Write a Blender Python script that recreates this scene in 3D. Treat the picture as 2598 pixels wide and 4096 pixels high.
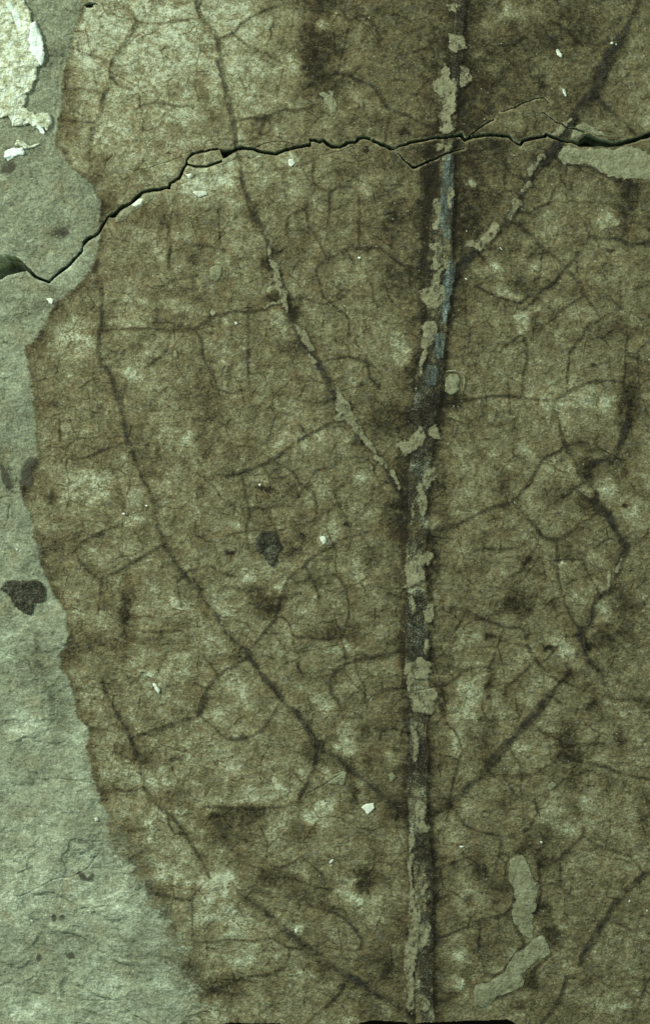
import bpy, math, re
import numpy as np

S = 5e-5                                    # metres per unit of the layout below (one unit = 0.05 mm)
W0, H0 = 2598, 4096
def wx(x): return (x - W0/2) * S
def wy(y): return (H0/2 - y) * S

# ------------------------------------------------------------------ camera, world, lamps
sc = bpy.context.scene
for o in list(bpy.data.objects): bpy.data.objects.remove(o)
C = sc.collection
cd = bpy.data.cameras.new('camera'); cam = bpy.data.objects.new('camera', cd); C.objects.link(cam)
DIST = 0.62
cam.location = (0, 0, DIST)
cd.sensor_fit = 'VERTICAL'; cd.sensor_height = 36
cd.lens = 36 * DIST / (H0*S)
cd.clip_start = 0.01; cd.clip_end = 20
sc.camera = cam
wd = bpy.data.worlds.new('World'); sc.world = wd; wd.use_nodes = True
bg = wd.node_tree.nodes['Background']
bg.inputs[0].default_value = (0.78, 0.95, 0.80, 1); bg.inputs[1].default_value = 0.38
def area(name, loc, size, power, col):
    l = bpy.data.lights.new(name, 'AREA'); l.shape = 'DISK'; l.size = size; l.energy = power; l.color = col
    o = bpy.data.objects.new(name, l); C.objects.link(o); o.location = loc
    d = np.array([0, 0, 0.0]) - np.array(loc)
    import mathutils
    o.rotation_euler = mathutils.Vector(d).to_track_quat('-Z', 'Y').to_euler()
area('key_lamp', (-0.62, 0.33, 0.36), 0.07, 8.6, (0.97, 1.0, 0.84))
area('fill_lamp', (0.30, 0.60, 0.55), 0.20, 2.6, (0.90, 1.0, 0.84))
vs = sc.view_settings
vs.view_transform = 'Standard'; vs.look = 'None'; vs.exposure = 0; vs.gamma = 1
sc.render.engine = 'CYCLES'
sc.cycles.transparent_max_bounces = 24

# ------------------------------------------------------------------ numpy noise
def _hash(ix, iy, seed):
    h = (ix.astype(np.int64) * 374761393 + iy.astype(np.int64) * 668265263 + seed * 974634777) & 0xffffffff
    h = ((h ^ (h >> 13)) * 1274126177) & 0xffffffff
    h = h ^ (h >> 16)
    return (h & 0xffff).astype(np.float32) / 65535.0
def vnoise(x, y, seed):
    x0 = np.floor(x); y0 = np.floor(y)
    fx = (x - x0).astype(np.float32); fy = (y - y0).astype(np.float32)
    fx = fx*fx*(3-2*fx); fy = fy*fy*(3-2*fy)
    a = _hash(x0, y0, seed); b = _hash(x0+1, y0, seed); c = _hash(x0, y0+1, seed); d = _hash(x0+1, y0+1, seed)
    return (a*(1-fx)+b*fx)*(1-fy) + (c*(1-fx)+d*fx)*fy
def fbm(x, y, sc_, octs=4, seed=1, rough=.5, ang=0.0, stretch=1.0):
    """0..1, mean .5; sc_ = size of the largest feature"""
    ca, sa = math.cos(ang), math.sin(ang)
    u = (x*ca + y*sa) / (sc_*stretch); v = (-x*sa + y*ca) / sc_
    out = 0; amp = 1; tot = 0
    for k in range(octs):
        out = out + amp * vnoise(u + 17.3*k, v + 5.1*k, seed + k*31)
        tot += amp; amp *= rough; u = u*2.03; v = v*2.03
    return out / tot
def sstep(a, b, x):
    t = np.clip((x-a)/(b-a), 0, 1); return t*t*(3-2*t)

# ------------------------------------------------------------------ traced layout
TILE = dict(A=(0,0), B=(850,0), C=(1698,0), D=(0,800), E=(850,800), F=(1698,800), G=(0,1600), H=(850,1600), I=(1698,1600),
            J=(0,2400), K=(850,2400), L=(1698,2400), M=(0,3196), N=(850,3196), O=(1698,3196))
Q = 900/1527
def P(s, w=10.0):
    """'A 10,20,w 30,40 B ...' -> array of x, y, width"""
    out = []; t = None
    for k in s.split():
        if k in TILE: t = TILE[k]; continue
        v = [float(q) for q in k.split(',')]
        if len(v) > 2: w = v[2]
        out.append((t[0] + v[0]*Q, t[1] + v[1]*Q, w))
    return np.array(out)
def smooth(p, n=6):
    if len(p) < 3: return p
    q = np.vstack([2*p[0]-p[1], p, 2*p[-1]-p[-2]]); out = []
    for i in range(1, len(q)-2):
        for t in np.arange(n)/n:
            a, b, c, d = q[i-1], q[i], q[i+1], q[i+2]
            v = .5*((2*b)+(-a+c)*t+(2*a-5*b+4*c-d)*t*t+(-a+3*b-3*c+d)*t**3)
            v[2] = b[2]+(c[2]-b[2])*t; out.append(v)
    out.append(p[-1]); return np.array(out)

MARGIN = P('A 560,-200 552,0 525,140 480,230 440,400 415,520 405,700 385,830 365,930 375,1000 430,1040 470,1130 540,1200 610,1250 650,1340 668,1358 '
           'D 670,80 672,200 655,330 620,430 560,540 430,640 350,730 300,830 250,930 170,980 160,1030 190,1110 212,1200 215,1300 222,1350 '
           'G 225,60 240,250 250,380 150,460 130,560 150,680 185,760 215,850 215,930 255,1010 265,1130 320,1240 385,1350 '
           'J 430,90 450,200 445,290 410,350 405,460 465,540 500,660 520,800 600,880 575,1010 600,1110 625,1240 670,1350 '
           'M 700,80 705,130 720,200 740,290 780,360 850,440 900,520 940,590 960,680 1020,760 1080,850 1110,950 1130,1050 1160,1150 1225,1280 1240,1380 1210,1527 1200,1700')
CRACKS = [
 'D 150,450,14 185,465,12 240,520,10 330,553,9 380,510,10 430,465,14 475,435,10 500,400,10 555,350,10 562,318,4 575,285,14 600,260,14 640,245,10 665,225,12 690,180,12 720,130,8 735,108,8 770,100,22 795,80,14 '
 'A 840,1398,14 880,1385,12 915,1350,14 965,1305,14 1000,1298,12 1060,1285,15 1145,1272,12 1155,1245,8 1220,1205,11 1245,1150,10 1265,1110,9',
 'A 1265,1105,8 1265,1090,7 1310,1040,9 1400,1025,7 1480,1008,7',
 'A 1270,1115,5 1330,1130,9 1400,1130,9 1450,1115,9 1500,1095,11',
 'B 155,1010,12 200,1003,14 280,1012,12 310,1028,12 430,1040,13 470,1025,13 560,1000,13 655,985,13 660,985,5 660,945,5 662,947,12 725,962,12 750,952,11 775,970,12 810,995,17 860,995,15 920,965,15 970,960,13 995,935,17 1030,932,15 1060,942,13 1072,950,5 1090,955,14 1150,980,15 1215,1008,13 1250,998,7 1330,970,11 1430,950,11 1527,930,13 '
 'C 60,935,13 150,930,14 245,913,14 272,952,11 300,935,11 380,918,15 430,913,15 570,925,13 600,955,8 645,985,8 665,955,11 720,940,13 815,925,13 820,912,11 880,935,13 970,960,13 1000,960,13 1050,975,20 1290,975,20 1380,960,20 1440,940,18 1527,912,20 1700,860,20',
 'B 1220,1010,3 1260,1040,3 1300,1090,4 1360,1138,8 1400,1125,8 1460,1095,7 1527,1072,6 C 80,1072,5 180,1030,5 270,1010,3',
 'C 300,925,2 350,880,3 420,835,3.5 465,812,1.5', 'C 510,760,1 600,730,2.6 680,695,2 745,668,2 805,660,1 845,700,1',
 'C 795,765,2 850,795,2 885,825,3.5 920,840,1.5 975,870,3 1035,878,2 1080,897,2']
HAIRS = ['B 285,1005,2.6 360,975 450,962 520,970 590,990', 'B 720,1055,2.4 860,1025 960,990', 'A 970,1155,2.4 1100,1110 1235,1068',
 'M 140,660,2.4 280,590 380,540 500,525 545,500 600,465 670,370', 'D 560,560,2.6 640,590 760,625 860,640', 'A 745,1018,2.6 768,1045 740,1085 718,1105',
 'M 540,1368,2.6 700,1368 830,1362', 'A 260,70,2.4 340,80 420,78', 'K 640,1315,2.6 740,1260 870,1175', 'G 0,665,3 60,656 100,656',
 'H 305,648,3.5 303,670 312,688 337,700', 'J 380,1215,2.6 500,1225 600,1240', 'I 1400,1275,4 1415,1250','K 1380,570,4 1395,612 1500,590']
HOLES = ['D -300,380 0,385 60,375 110,385 150,415 185,455 190,475 120,490 60,505 10,535 -300,600',
 'B 50,1015 155,1008 170,1022 130,1045 75,1075 60,1050',
 'C 1040,965 1065,930 1100,905 1150,920 1200,940 1260,950 1300,962 1400,955 1290,990 1250,998 1150,985 1080,992',
 'A 570,32 600,18 632,18 665,30 632,34 630,46 590,48']
# small cracks, ledges and pits in the bare rock: lines with width, shallow
GROOVES = ['J 80,965,5 160,945 200,938,8 240,968,9 280,965,5 330,975,10 430,960,4', 'M -60,1290,12 60,1255 180,1250 250,1190 290,1170 400,1290,8', 'M 740,1060,6 820,1075 870,1130,8 900,1230,10 942,1285,7',
 'M 490,210,10 560,290,14 640,350,12', 'M -40,600,6 60,620 135,665,6', 
 'J 625,1240,5 645,1270,9 670,1330,5', 'M 500,765,5 640,740 740,745 795,768,4', 'A 100,960,8 200,1010,10 280,965', 'A 40,1085,8 130,1070 180,1020,6',
 'A 0,470,8 90,440 240,415,7', 'A 310,300,14 330,420,16', 'G 155,1028,10 175,1038,12 195,1032,7', 'G 5,1290,8 60,1325,10 85,1350,6', 'J 240,280,12 270,330,14 300,385,9', 'M 120,495,5 250,470 370,480 400,500,4',
 'M 1000,1010,4 1040,1000', 'G 60,720,5 40,790 30,850,4', 'D 100,775,5 160,755 210,765,4', 'M -60,380,8 60,400 150,370 260,300 300,230,5', 'M 560,1440,7 680,1480 760,1527,6', 'M 100,1300,6 150,1290 260,1255', 'M 1110,1250,4 1125,1265,7']

SIDE = [  # the main lateral veins of the leaf
 'A 1325,-120,16 1325,0,14 1345,80 1370,135,16 1420,190 1470,265,18 1480,350 1485,430,16 1500,520 B 30,400,15 60,520,17 90,660,15 125,800,15 150,960,11 170,1080,12 200,1240,11 225,1330,13 240,1400 260,1440,18 300,1490,16 E 310,150,14 350,240,12 375,330,18 385,420,20 430,500,24 470,600,26 500,700,26 520,780,26 590,920,24 650,1030,22 710,1110,26 760,1190,32 800,1280,28 850,1400,26 H 930,130,22 1000,240,18 1080,340,12 1160,440,14 1230,560,15 1290,660,16',
 'D 655,410,16 640,480,22 655,520,24 685,600,14 685,750,12 690,850,14 670,900,12 665,1040,20 690,1110,25 740,1180,22 780,1290,20 800,1370,20 G 808,40,22 825,90,26 845,200,18 865,290,22 900,360,20 930,460,14 970,540,9 1010,620,9 1040,730,7 1070,860,14 1110,960,24 1130,1010,24 1180,1090,20 1230,1160,25 1290,1230,22 1350,1300,18 1410,1390,18 1460,1450,10 K 60,170,14 130,260,16 210,330,26 280,430,27 350,530,26 420,600,28 480,690,28 560,760,26 620,840,28 670,930,34 740,1010,28 800,1050,22 880,1100,24 940,1160,32 1020,1220,22 1090,1270,24 1150,1330,28 1230,1390,24 1300,1440,20',
 'A 865,55,9 915,140,12 885,220,14 820,310,8 780,380,14 748,450,14 748,520,12 720,600,12 690,680,14 675,760,5 640,830,8 630,860,14 615,940,14 600,1080,9',
 'J 690,530,9 720,640,12 790,760,12 850,880,17 900,980,14 940,1110,15 965,1220,8 980,1280,11 1060,1380,10 M 1140,95,12 1190,150,12 1250,230,14 1310,330,14 1370,430,8 1420,530,10',
 'F 60,620,30 160,540,44 230,460,38 300,380,26 360,330,16 480,210,22 550,150,22 600,60,24 C 580,1460,24 640,1340,24 700,1220,22 760,1130,30 870,1020,42 930,920,34 1000,800,28 1090,690,38 1150,610,46 1200,480,42 1270,350,34 1330,240,20 1380,150,14 1440,0,12 1480,-150,12',
 'L 980,470,3 930,535,6 880,592,10 860,612,18 800,690,34 720,790,44 620,900,28 510,1020,36 400,1150,32 330,1220,24 220,1330,28 130,1400,26 60,1430,26 0,1440,20',
 'N 120,560,5 200,650,14 250,690,24 340,750,34 430,830,34 520,910,30 620,990,36 720,1070,44 820,1140,34 920,1200,38 1010,1250,32 1090,1310,24 1200,1380,14 1300,1430,8 1360,1470,4',
 'O 1700,400,16 1527,480,16 1440,540,18 1330,650,20 1260,740,22 1180,870,24 1120,970,24 1060,1070,30 1045,1110,22',
 'F 1340,1240,18 1370,1350,24 1380,1450,28 I 1380,120,32 1340,240,42 1290,340,50 1240,400,50 1110,440,40 1100,530,40 1150,620,14 1170,700,24 1240,780,48 1270,850,52 1320,940,36 1365,1000,36 1310,1080,26 1290,1180,28 1250,1290,26 1170,1330,26 1130,1450,26 L 1160,60,22 1100,150,32 1050,240,36 1080,310,28 1100,400,22 1170,470,12']
CROSS = [ # finer cross veins
 'A 930,148,10 1050,160 1180,145 1350,125,12', 'B 40,262,11 130,225 180,180 260,110 370,65 480,25,8', 'B 140,235,8 230,300,10 310,345,8 390,380 470,430,10',
 'B 160,820,6 270,800,8 350,795,11 480,745,8 600,740 690,715,8', 'B 830,490,18 900,505,14 960,530,16 1010,550,10 1090,590,8 1150,680,14 1200,740,12 1330,790,12 1400,830,11 1480,865,10 1540,885,12',
 'B 870,60,10 900,110,8 920,160 890,300,6 860,420,6', 'B 1010,110,10 1070,140,14 1110,200,10 1140,270,6', 'B 1200,745,7 1190,830,6 1170,910,5', 'B 680,1080,9 675,1180 700,1260,8 790,1295 850,1265,6', 'B 790,1300,7 785,1500 E 785,120,6',
 'E 640,0,8 620,60,11 530,100,9 500,180,9 515,290,8', 'E 630,60,8 645,180,9 690,240 740,330,9 770,390,7', 'E 985,-60,7 990,150,9 985,320,9', 'E 1135,325,11 1000,325,12 900,335,9 830,380,8 770,400 710,460,10 700,500,8 720,560 750,650,8 840,740,5',
 'E 1240,410,6 1290,440 1400,470,9', 'D 1527,775,10 1460,780,12 1370,840,12 1310,875,15 1150,885,10 1000,870,8 830,875,9 700,885,12', 'E 0,780,10 150,760,11 260,760,9 340,740,14 400,715,10',
 'D 1155,890,9 1140,980,9 1100,1045,9 980,1140,8', 'D 1100,80,8 1140,200,9 1155,310,11 1140,470,8', 'D 1160,280,7 1260,295,8 1420,320,7 1527,345,9', 'D 1320,880,7 1360,950,8 1380,1080 1440,1180 1490,1330,9', 'D 1480,60,6 1490,300,7',
 'E 235,750,7 240,960,10 235,1100,7 245,1230,6', 'E 730,1090,10 830,1075 920,1060,9 1000,1090,9 1050,1100 1060,1190,7 1110,1260,6', 'E 915,960,11 920,1060,9', 'E 920,800,5 915,960,7', 'E 540,1350,8 640,1365,9 760,1365,10', 'E 0,1275,7 140,1310 240,1265,8', 
 'E 560,670,8 610,660 680,690,6 760,700 840,680,5', 'E 1090,640,12 1085,690 1115,720,10', 'B 420,1150,7 600,1120,6 670,1090,8', 'A 760,530,8 810,580 900,610,8', 'A 910,740,6 970,710 1080,700,10 1200,720 1310,715,8', 'A 520,290,8 530,340 590,370 650,380,7 740,420,6', 'A 420,600,12 530,600,7 620,610,8', 'A 390,810,8 520,820,7 640,830,7', 'E 960,590,7 1050,545,6', 'B 340,800,14 330,870,10 300,930,8', 'B 370,800,6 390,840,7 385,890,5',
 'F 140,1385,16 220,1365,14 340,1350,13 500,1325,13 620,1335,13 720,1350,9 870,1355,15 960,1300,13 1080,1250,13 1210,1225,14 1330,1240,14', 'F 650,1310,9 665,1180 690,1080,11 675,960,12 650,920,11 590,950,8 520,1000,7', 'F 960,1290,7 965,1150,6 975,1040,6',
 'F 880,1370,11 870,1420,12 I 890,100,11 905,160,13 940,280,17 1000,400,10 1020,440,13 1040,510,10 1070,560,8', 'C 1160,640,30 1220,720,18 1330,810,8 1430,920,6', 'F 575,145,13 640,180,11 720,240,12 790,320,14 870,380,12 935,440,12', 'F 760,320,8 710,380,6',
 'F 1080,160,9 1105,250,9 1040,360,10 960,450,11 860,570,13 780,620,13 740,680,16 660,750,10', 'F 1105,255,9 1250,265,12 1330,270,16 1375,300,16 1450,295,12 1530,280,14 1640,270,12', 'F 1350,200,14 1335,265,16', 'F 480,655,10 560,680,13 640,695,12 700,650,8',
 'F 980,490,24 1010,530,14 1060,590,10 1070,640,16 1110,690,12 1150,740,12', 'F 1060,660,8 960,720,8 900,760,9 870,820,12', 'F 1200,800,12 1100,860,11 1060,930,9', 'F 1540,830,9 1400,890,7', 'F 1370,1050,10 1440,1080,8 1527,1100,7', 'F 1360,960,10 1350,1180,10', 'C 420,940,9 500,1000,7 535,1080,10 560,1160,9 620,1200,10 690,1220,12', 'C 500,310,12 600,290,13 690,230,10', 'C 850,140,12 920,180,10 1040,290,8', 'C 700,380,8 710,520,7', 'C 960,1120,10 1100,1130,12 1200,1180,12 1320,1230,20 1420,1250,12 1527,1240,10', 'C 1370,1220,26 1370,1330,22', 'C 850,1350,8 870,1290,10 940,1210,7', 'F 700,90,8 760,50 840,20,7', 'C 60,260,8 150,255,10', 'F 340,580,12 380,600,8', 'F 1410,600,9 1500,575,7',
 'I 120,875,14 260,820,12 340,780,13 430,735,14 590,690,14 660,610,10 720,530,11 800,400,10 900,350,10 950,310,10 1090,280,6', 'I 600,705,11 660,760,12 760,880,22 800,930,14 890,945,15 960,910,13 1040,840,10 1110,810,8', 'I 890,960,8 890,1050,7 900,1200,8 930,1330,11 L 940,0,10 980,100,9 1040,190,10', 'I 760,980,7 690,1080,12 640,1160,7 520,1230,7', 'I 740,920,6 620,1000,5 440,1010,4 370,1010,5 260,1055,7', 'I 900,1085,8 1000,1080,10 1060,1075,7', 'I 1090,1150,7 1150,1260,9', 'I 1050,570,8 960,640,10 900,690,9', 'I 1010,600,5 1130,690,8',
 'L 110,45,11 250,60,11 370,120,13 440,145,17 530,180,14 640,190,14 680,250,13 710,350,13 745,410,13 810,470,11', 'L 735,420,9 650,500,9 600,550,8 545,600,8 543,660,5', 'L 280,80,6 180,230,6', 'L 140,570,7 230,510,9 300,465,7 430,455,8', 'L 500,280,6 470,370,7',
 'L 740,850,17 800,900,12 910,950,11', 'L 250,1020,8 210,1150,9 160,1350,8', 'L 70,560,26 90,680,28 140,820,10 200,890,8', 'L 1040,1095,14 1200,1125,11 1300,1165,10 1400,1190,14 1527,1215,11 1640,1240,10', 'L 470,1190,4 600,1190,8 730,1180,10 830,1120,7', 'L 640,1100,8 650,1220,12', 'L 1220,640,10 1300,670,9 1450,680,9 1530,710,12', 'L 1215,640,8 1150,690,14', 'L 1190,480,7 1215,630,7', 'L 1070,970,8 1150,975,7 1220,965,7', 'L 650,1355,11 740,1370,10 760,1440,8', 'L 830,645,12 880,670,8 920,700,6', 'L 930,1010,12 890,1060,14 880,1100,16',
 'H 850,115,12 740,190,13 640,240,12 540,300,11 430,390,13 330,440,13 160,500,14 90,515,14 20,495,9', 'H 430,420,9 530,480,9 600,570,10 680,620,9 700,720,8 690,820,6', 'H 820,620,9 870,580 940,550,6', 'H 830,640,8 855,720,8', 'H 200,520,10 220,620,10 245,760,12 225,880,9 240,1010,9', 'H 340,450,8 400,530,6', 'H 80,940,9 120,910 200,890,9 290,885 ', 'H 430,890,12 540,850,10', 'H 840,950,11 940,925,11 1060,890,8',
 'H 800,1000,6 680,1060,11 600,1140,14 520,1200,12 470,1300,12 440,1420,13 K 420,130,13 350,220,13 300,280,12 255,320,14', 'H 640,1150,6 710,1300,8 720,1370,7', 'H 830,1180,6 900,1280,9 920,1450,7 K 920,100,10 890,200,14', 'H 1180,1310,7 1300,1345,8', 'H 590,170,7 630,220,8', 'H 20,1150,7 90,1180,8 200,1200,8', 'H 360,740,6 410,840,7', 'H 700,480,8 760,465,6', 'H 440,710,7 530,715,7',
 'G 1110,980,17 1000,1040,15 900,1100,17 820,1150,16 740,1190,13 690,1220,13 680,1320,10 665,1450,9', 'G 500,1030,7 600,1160,9 690,1220,11', 'G 560,960,16 660,910,18 770,860,10', 'G 490,410,7 600,380,6 700,340,8 790,310,6', 'G 1280,1155,7 1420,1125,9', 'G 1200,1240,7 1230,1400,8', 'G 400,130,7 405,270,10', 'J 930,200,9 1100,210,9 1230,205,10', 'J 905,925,10 1000,895,11 1080,870,15 1250,810,15 1350,780,17 1365,700,24 1385,640,13 1430,560,13 1480,510,14 K 0,540,12 60,490,12 110,460,8', 'J 770,1280,9 880,1295,10 960,1275,9', 'J 1380,380,8 1470,500,8', 'J 1310,560,5 1400,595,6', 'J 465,560,14 500,650,9', 'J 890,560,8 960,500,7 990,440,5',
 'K 1305,335,15 1180,365,13 1060,390,17 920,425,15 850,465,15 805,540,15 805,630,14 850,690,10 880,800,9', 'K 510,140,9 550,235,9 640,250,11 750,260,13 870,250,18', 'K 890,340,18 900,410,12', 'K 20,870,8 80,930,10 170,940,11 270,915,9 350,860,9 420,760,7 450,690,8', 'K 700,1010,16 695,1120,13 650,1220,15 600,1310,18 580,1360,14', 'K 540,1150,6 600,1230,7', 'K 690,1180,7 750,1245,9', 'K 1130,940,10 1150,885,13 1220,870,12 1330,900,13', 'K -60,1400,8 0,1400,9 150,1410,12 280,1405,13 450,1405,11 560,1370,12', 'K 490,430,6 560,410,6 590,480,8 630,500,7', 'K 990,520,7 1030,590,7 1030,690,8', 'K 1110,640,8 1180,610,7 1290,590,7',
 'N 650,715,11 760,750,11 870,790,12 930,850,13 1000,930,15 1005,990,13 960,1025,11 910,1010,7', 'N 890,750,6 940,850,8', 'N 900,1230,12 860,1310,13 780,1400,13 700,1460,13 620,1527,13', 'N -20,965,7 120,950,9 270,960,9 350,935,7', 'N 240,1195,8 360,1185,12 480,1150,7', 'N 340,410,7 430,455,9 540,435,9 590,390,12', 'M 975,630,18 1080,640,15 1180,665,15 1290,675,16 1320,635,9', 'M 1300,680,10 1305,930,10', 'M 870,210,7 990,200,9', 'N 640,420,8 700,470,9 760,540,8', 'M 1220,830,7 1290,820,9', 'M 1310,965,8 1480,960,8', 'N 420,950,6 500,1000,7 600,1015,7', 'M 1180,230,7 1250,235,8',
 'O 230,120,13 270,175,11 360,215,11 450,235,13 530,250,10 600,240,11 690,200,10 740,130,8', 'O 740,0,10 755,80,9', 'O 510,250,7 500,390,8', 'O 1070,200,12 1060,250,13 990,320,11 900,410,13 840,440,10', 'O 1080,255,10 1180,320,13 1280,350,11 1390,385,12', 'O 910,430,8 920,590,8 1000,660,11 1060,670,8', 'O 1250,830,10 1330,850,13 1400,890,9', 'O 1010,1215,12 960,1210,16 930,1310,18 890,1390,20 820,1480,14 770,1540,14', 'O 1505,1250,13 1450,1390,13', 'O 600,700,12 540,780,13 430,805,13 310,850,17 200,900,13 85,945,13 60,1010,8', 'O 80,470,9 180,435,9 270,390,6', 'O 370,480,8 470,440,8', 'O 590,770,12 600,840,12 650,930,14 665,985,16 610,1050,12 545,1150,15 480,1190,12 400,1200,10 330,1270,18', 'O 370,870,8 360,1000,9 380,1100,7', 'O 80,680,8 170,640,8', 'O 450,1360,14 540,1330,16 650,1280,18 720,1200,24 760,1130,16 850,1060,14', 'O 545,430,10 550,540,12 590,600,9', 'O 760,420,14 780,620,14 750,760,18', 'O 1300,1220,8 1527,1215,12', 'O 0,1000,5 60,640,4','L 560,1240,6 640,1260,8', 'O 1390,1440,6 1400,1442,12']
MIDRIB = 'C 245,-150,50 235,0,50 235,100,46 228,200,44 215,300,52 215,400,56 210,500,44 215,600,26 205,750,24 180,860,44 155,950,60 150,1100,64 140,1300,76 125,1500,84 F 110,100,92 105,300,104 95,500,116 85,700,100 80,900,84 65,1050,84 50,1130,100 30,1200,116 5,1400,112 -30,1500,100 H 1450,200,92 1430,300,86 1400,500,90 1390,700,86 1385,900,92 1375,1100,80 1385,1300,88 1375,1480,90 K 1390,100,92 1385,300,96 1390,500,92 1400,700,84 1390,900,72 1395,1100,84 1385,1300,84 1390,1430,82 N 1400,250,80 1420,400,84 1430,700,80 1430,1000,80 1430,1300,80 1440,1527,80 1445,1700,80'
# pale rock showing where the carbon film has flaked off the midrib and the lateral veins
BARE_MID = [('p','C 150,30 190,25 232,35 220,80 170,84'), ('p','C 160,235 250,235 295,320 245,355 175,345'), ('p','C 130,445 175,460 182,530 232,555 222,700 192,780 182,905 120,905 80,800 110,720 55,655 55,555 100,520'), ('p','C 240,465 300,475 318,520 300,550 245,605 230,540'),
 ('l','C 120,1000,34 160,1010,36 150,1070,30'), ('l','C 170,1290,16 178,1340,20 168,1400,16'), ('l','C 75,1370,24 85,1440,26'), ('l','F 75,40,14 90,100,22 70,190,20'), ('l','F 60,310,34 95,320,36 90,370,30 60,440,26'), ('l','F 130,410,22 135,450,30 100,500,30 75,560,26'),
 ('l','F 20,640,70 70,610,66 110,650,46 50,690,60'), ('l','E 1440,470,14 1490,460,24 1527,440,20'), ('l','F 40,860,50 20,930,56 5,990,44'), ('l','E 1400,860,16 1450,870,40 1500,860,30'), ('l','E 1440,1030,26 1415,1120,16 1405,1180,12'),
 ('l','H 1250,290,24 1330,320,56 1400,260,66 1420,210,40'), ('l','H 1500,215,40 1530,240,40'), ('l','H 1480,480,40 1440,560,46 1400,620,34 1430,700,50 1420,750,36'), ('l','H 1440,860,20 1470,850,40 1490,870,20'), ('l','H 1470,1070,30 1400,1100,66 1340,1130,50 1380,1180,70 1340,1240,44 1290,1270,24'), ('l','H 1480,1400,30 1460,1470,44 K 1470,100,36'),
 ('l','K 1450,280,22 1440,340,22'), ('l','K 1340,470,60 1400,470,86 1460,470,40'), ('l','K 1345,540,34 1335,620,20'), ('l','K 1460,640,70 1430,700,84 1470,730,40'), ('l','K 1360,860,24 1380,960,26 1370,1080,24'), ('l','K 1400,1420,56 1400,1500,50 N 1440,200,44'),
 ('l','N 1340,260,26 1345,400,22 1340,560,24 1360,700,40 1370,800,48 1350,950,44 1340,1200,40 1335,1400,34'), ('l','N 1440,590,36 1430,640,30'), ('l','N 1440,880,46 1430,960,46'), ('l','N 1440,1370,44 1430,1420,30'), ('l','K 1340,0,22 1345,80,20'), ('l','H 1345,700,12 1350,860,12')]
BARE_SIDE = [(0,'p','E 375,310 402,318 404,400 440,430 455,520 502,620 512,690 507,740 528,778 500,772 475,710 440,620 415,600 410,520 390,440 372,370'), (0,'l','E 360,590,10 400,545,20 440,530,22'), (0,'l','E 355,735,12 400,705,12 460,690,18'), (0,'l','E 565,850,14 600,895,28 640,960,32 675,1010,22'), (0,'l','E 650,1050,8 690,1105,20'),
 (0,'l','E 860,1330,30 880,1380,50 900,1440,50 850,1480,30'), (0,'l','H 850,20,30 890,80,50 960,150,34 990,220,34 1070,310,26 1095,350,14'), (0,'l','H 1110,385,20 1150,420,26 1180,460,14'), (0,'l','H 1215,480,24 1240,540,16 1270,610,9'),
 (4,'l','C 880,920,20 920,870,28 985,805,14'), (4,'l','C 705,1190,22 730,1130,26 800,1060,20'), (4,'l','C 660,1290,24 700,1250,26'), (4,'l','C 615,1360,24 600,1420,26 570,1480,16'), (4,'l','F 625,20,36 600,80,24 575,130,14'), (4,'p','F 440,165 470,150 510,170 490,240 430,310 380,350 300,330 245,335 300,270 350,280 400,230'),
 (8,'l','I 1330,1080,12 1300,1160,16'), (8,'l','I 1240,1160,10 1245,1220,22 1235,1280,8'), (8,'l','L 1290,110,1'),]
BLUE_MID = ['C 150,1050,40 150,1200,50 135,1400,58 F 120,50,56 140,170,44 150,240,30', 'F 175,440,36 160,560,40 140,720,34 125,830,22', 'F 100,930,40 90,1040,44', 'F 45,1160,50 35,1230,40']
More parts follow.
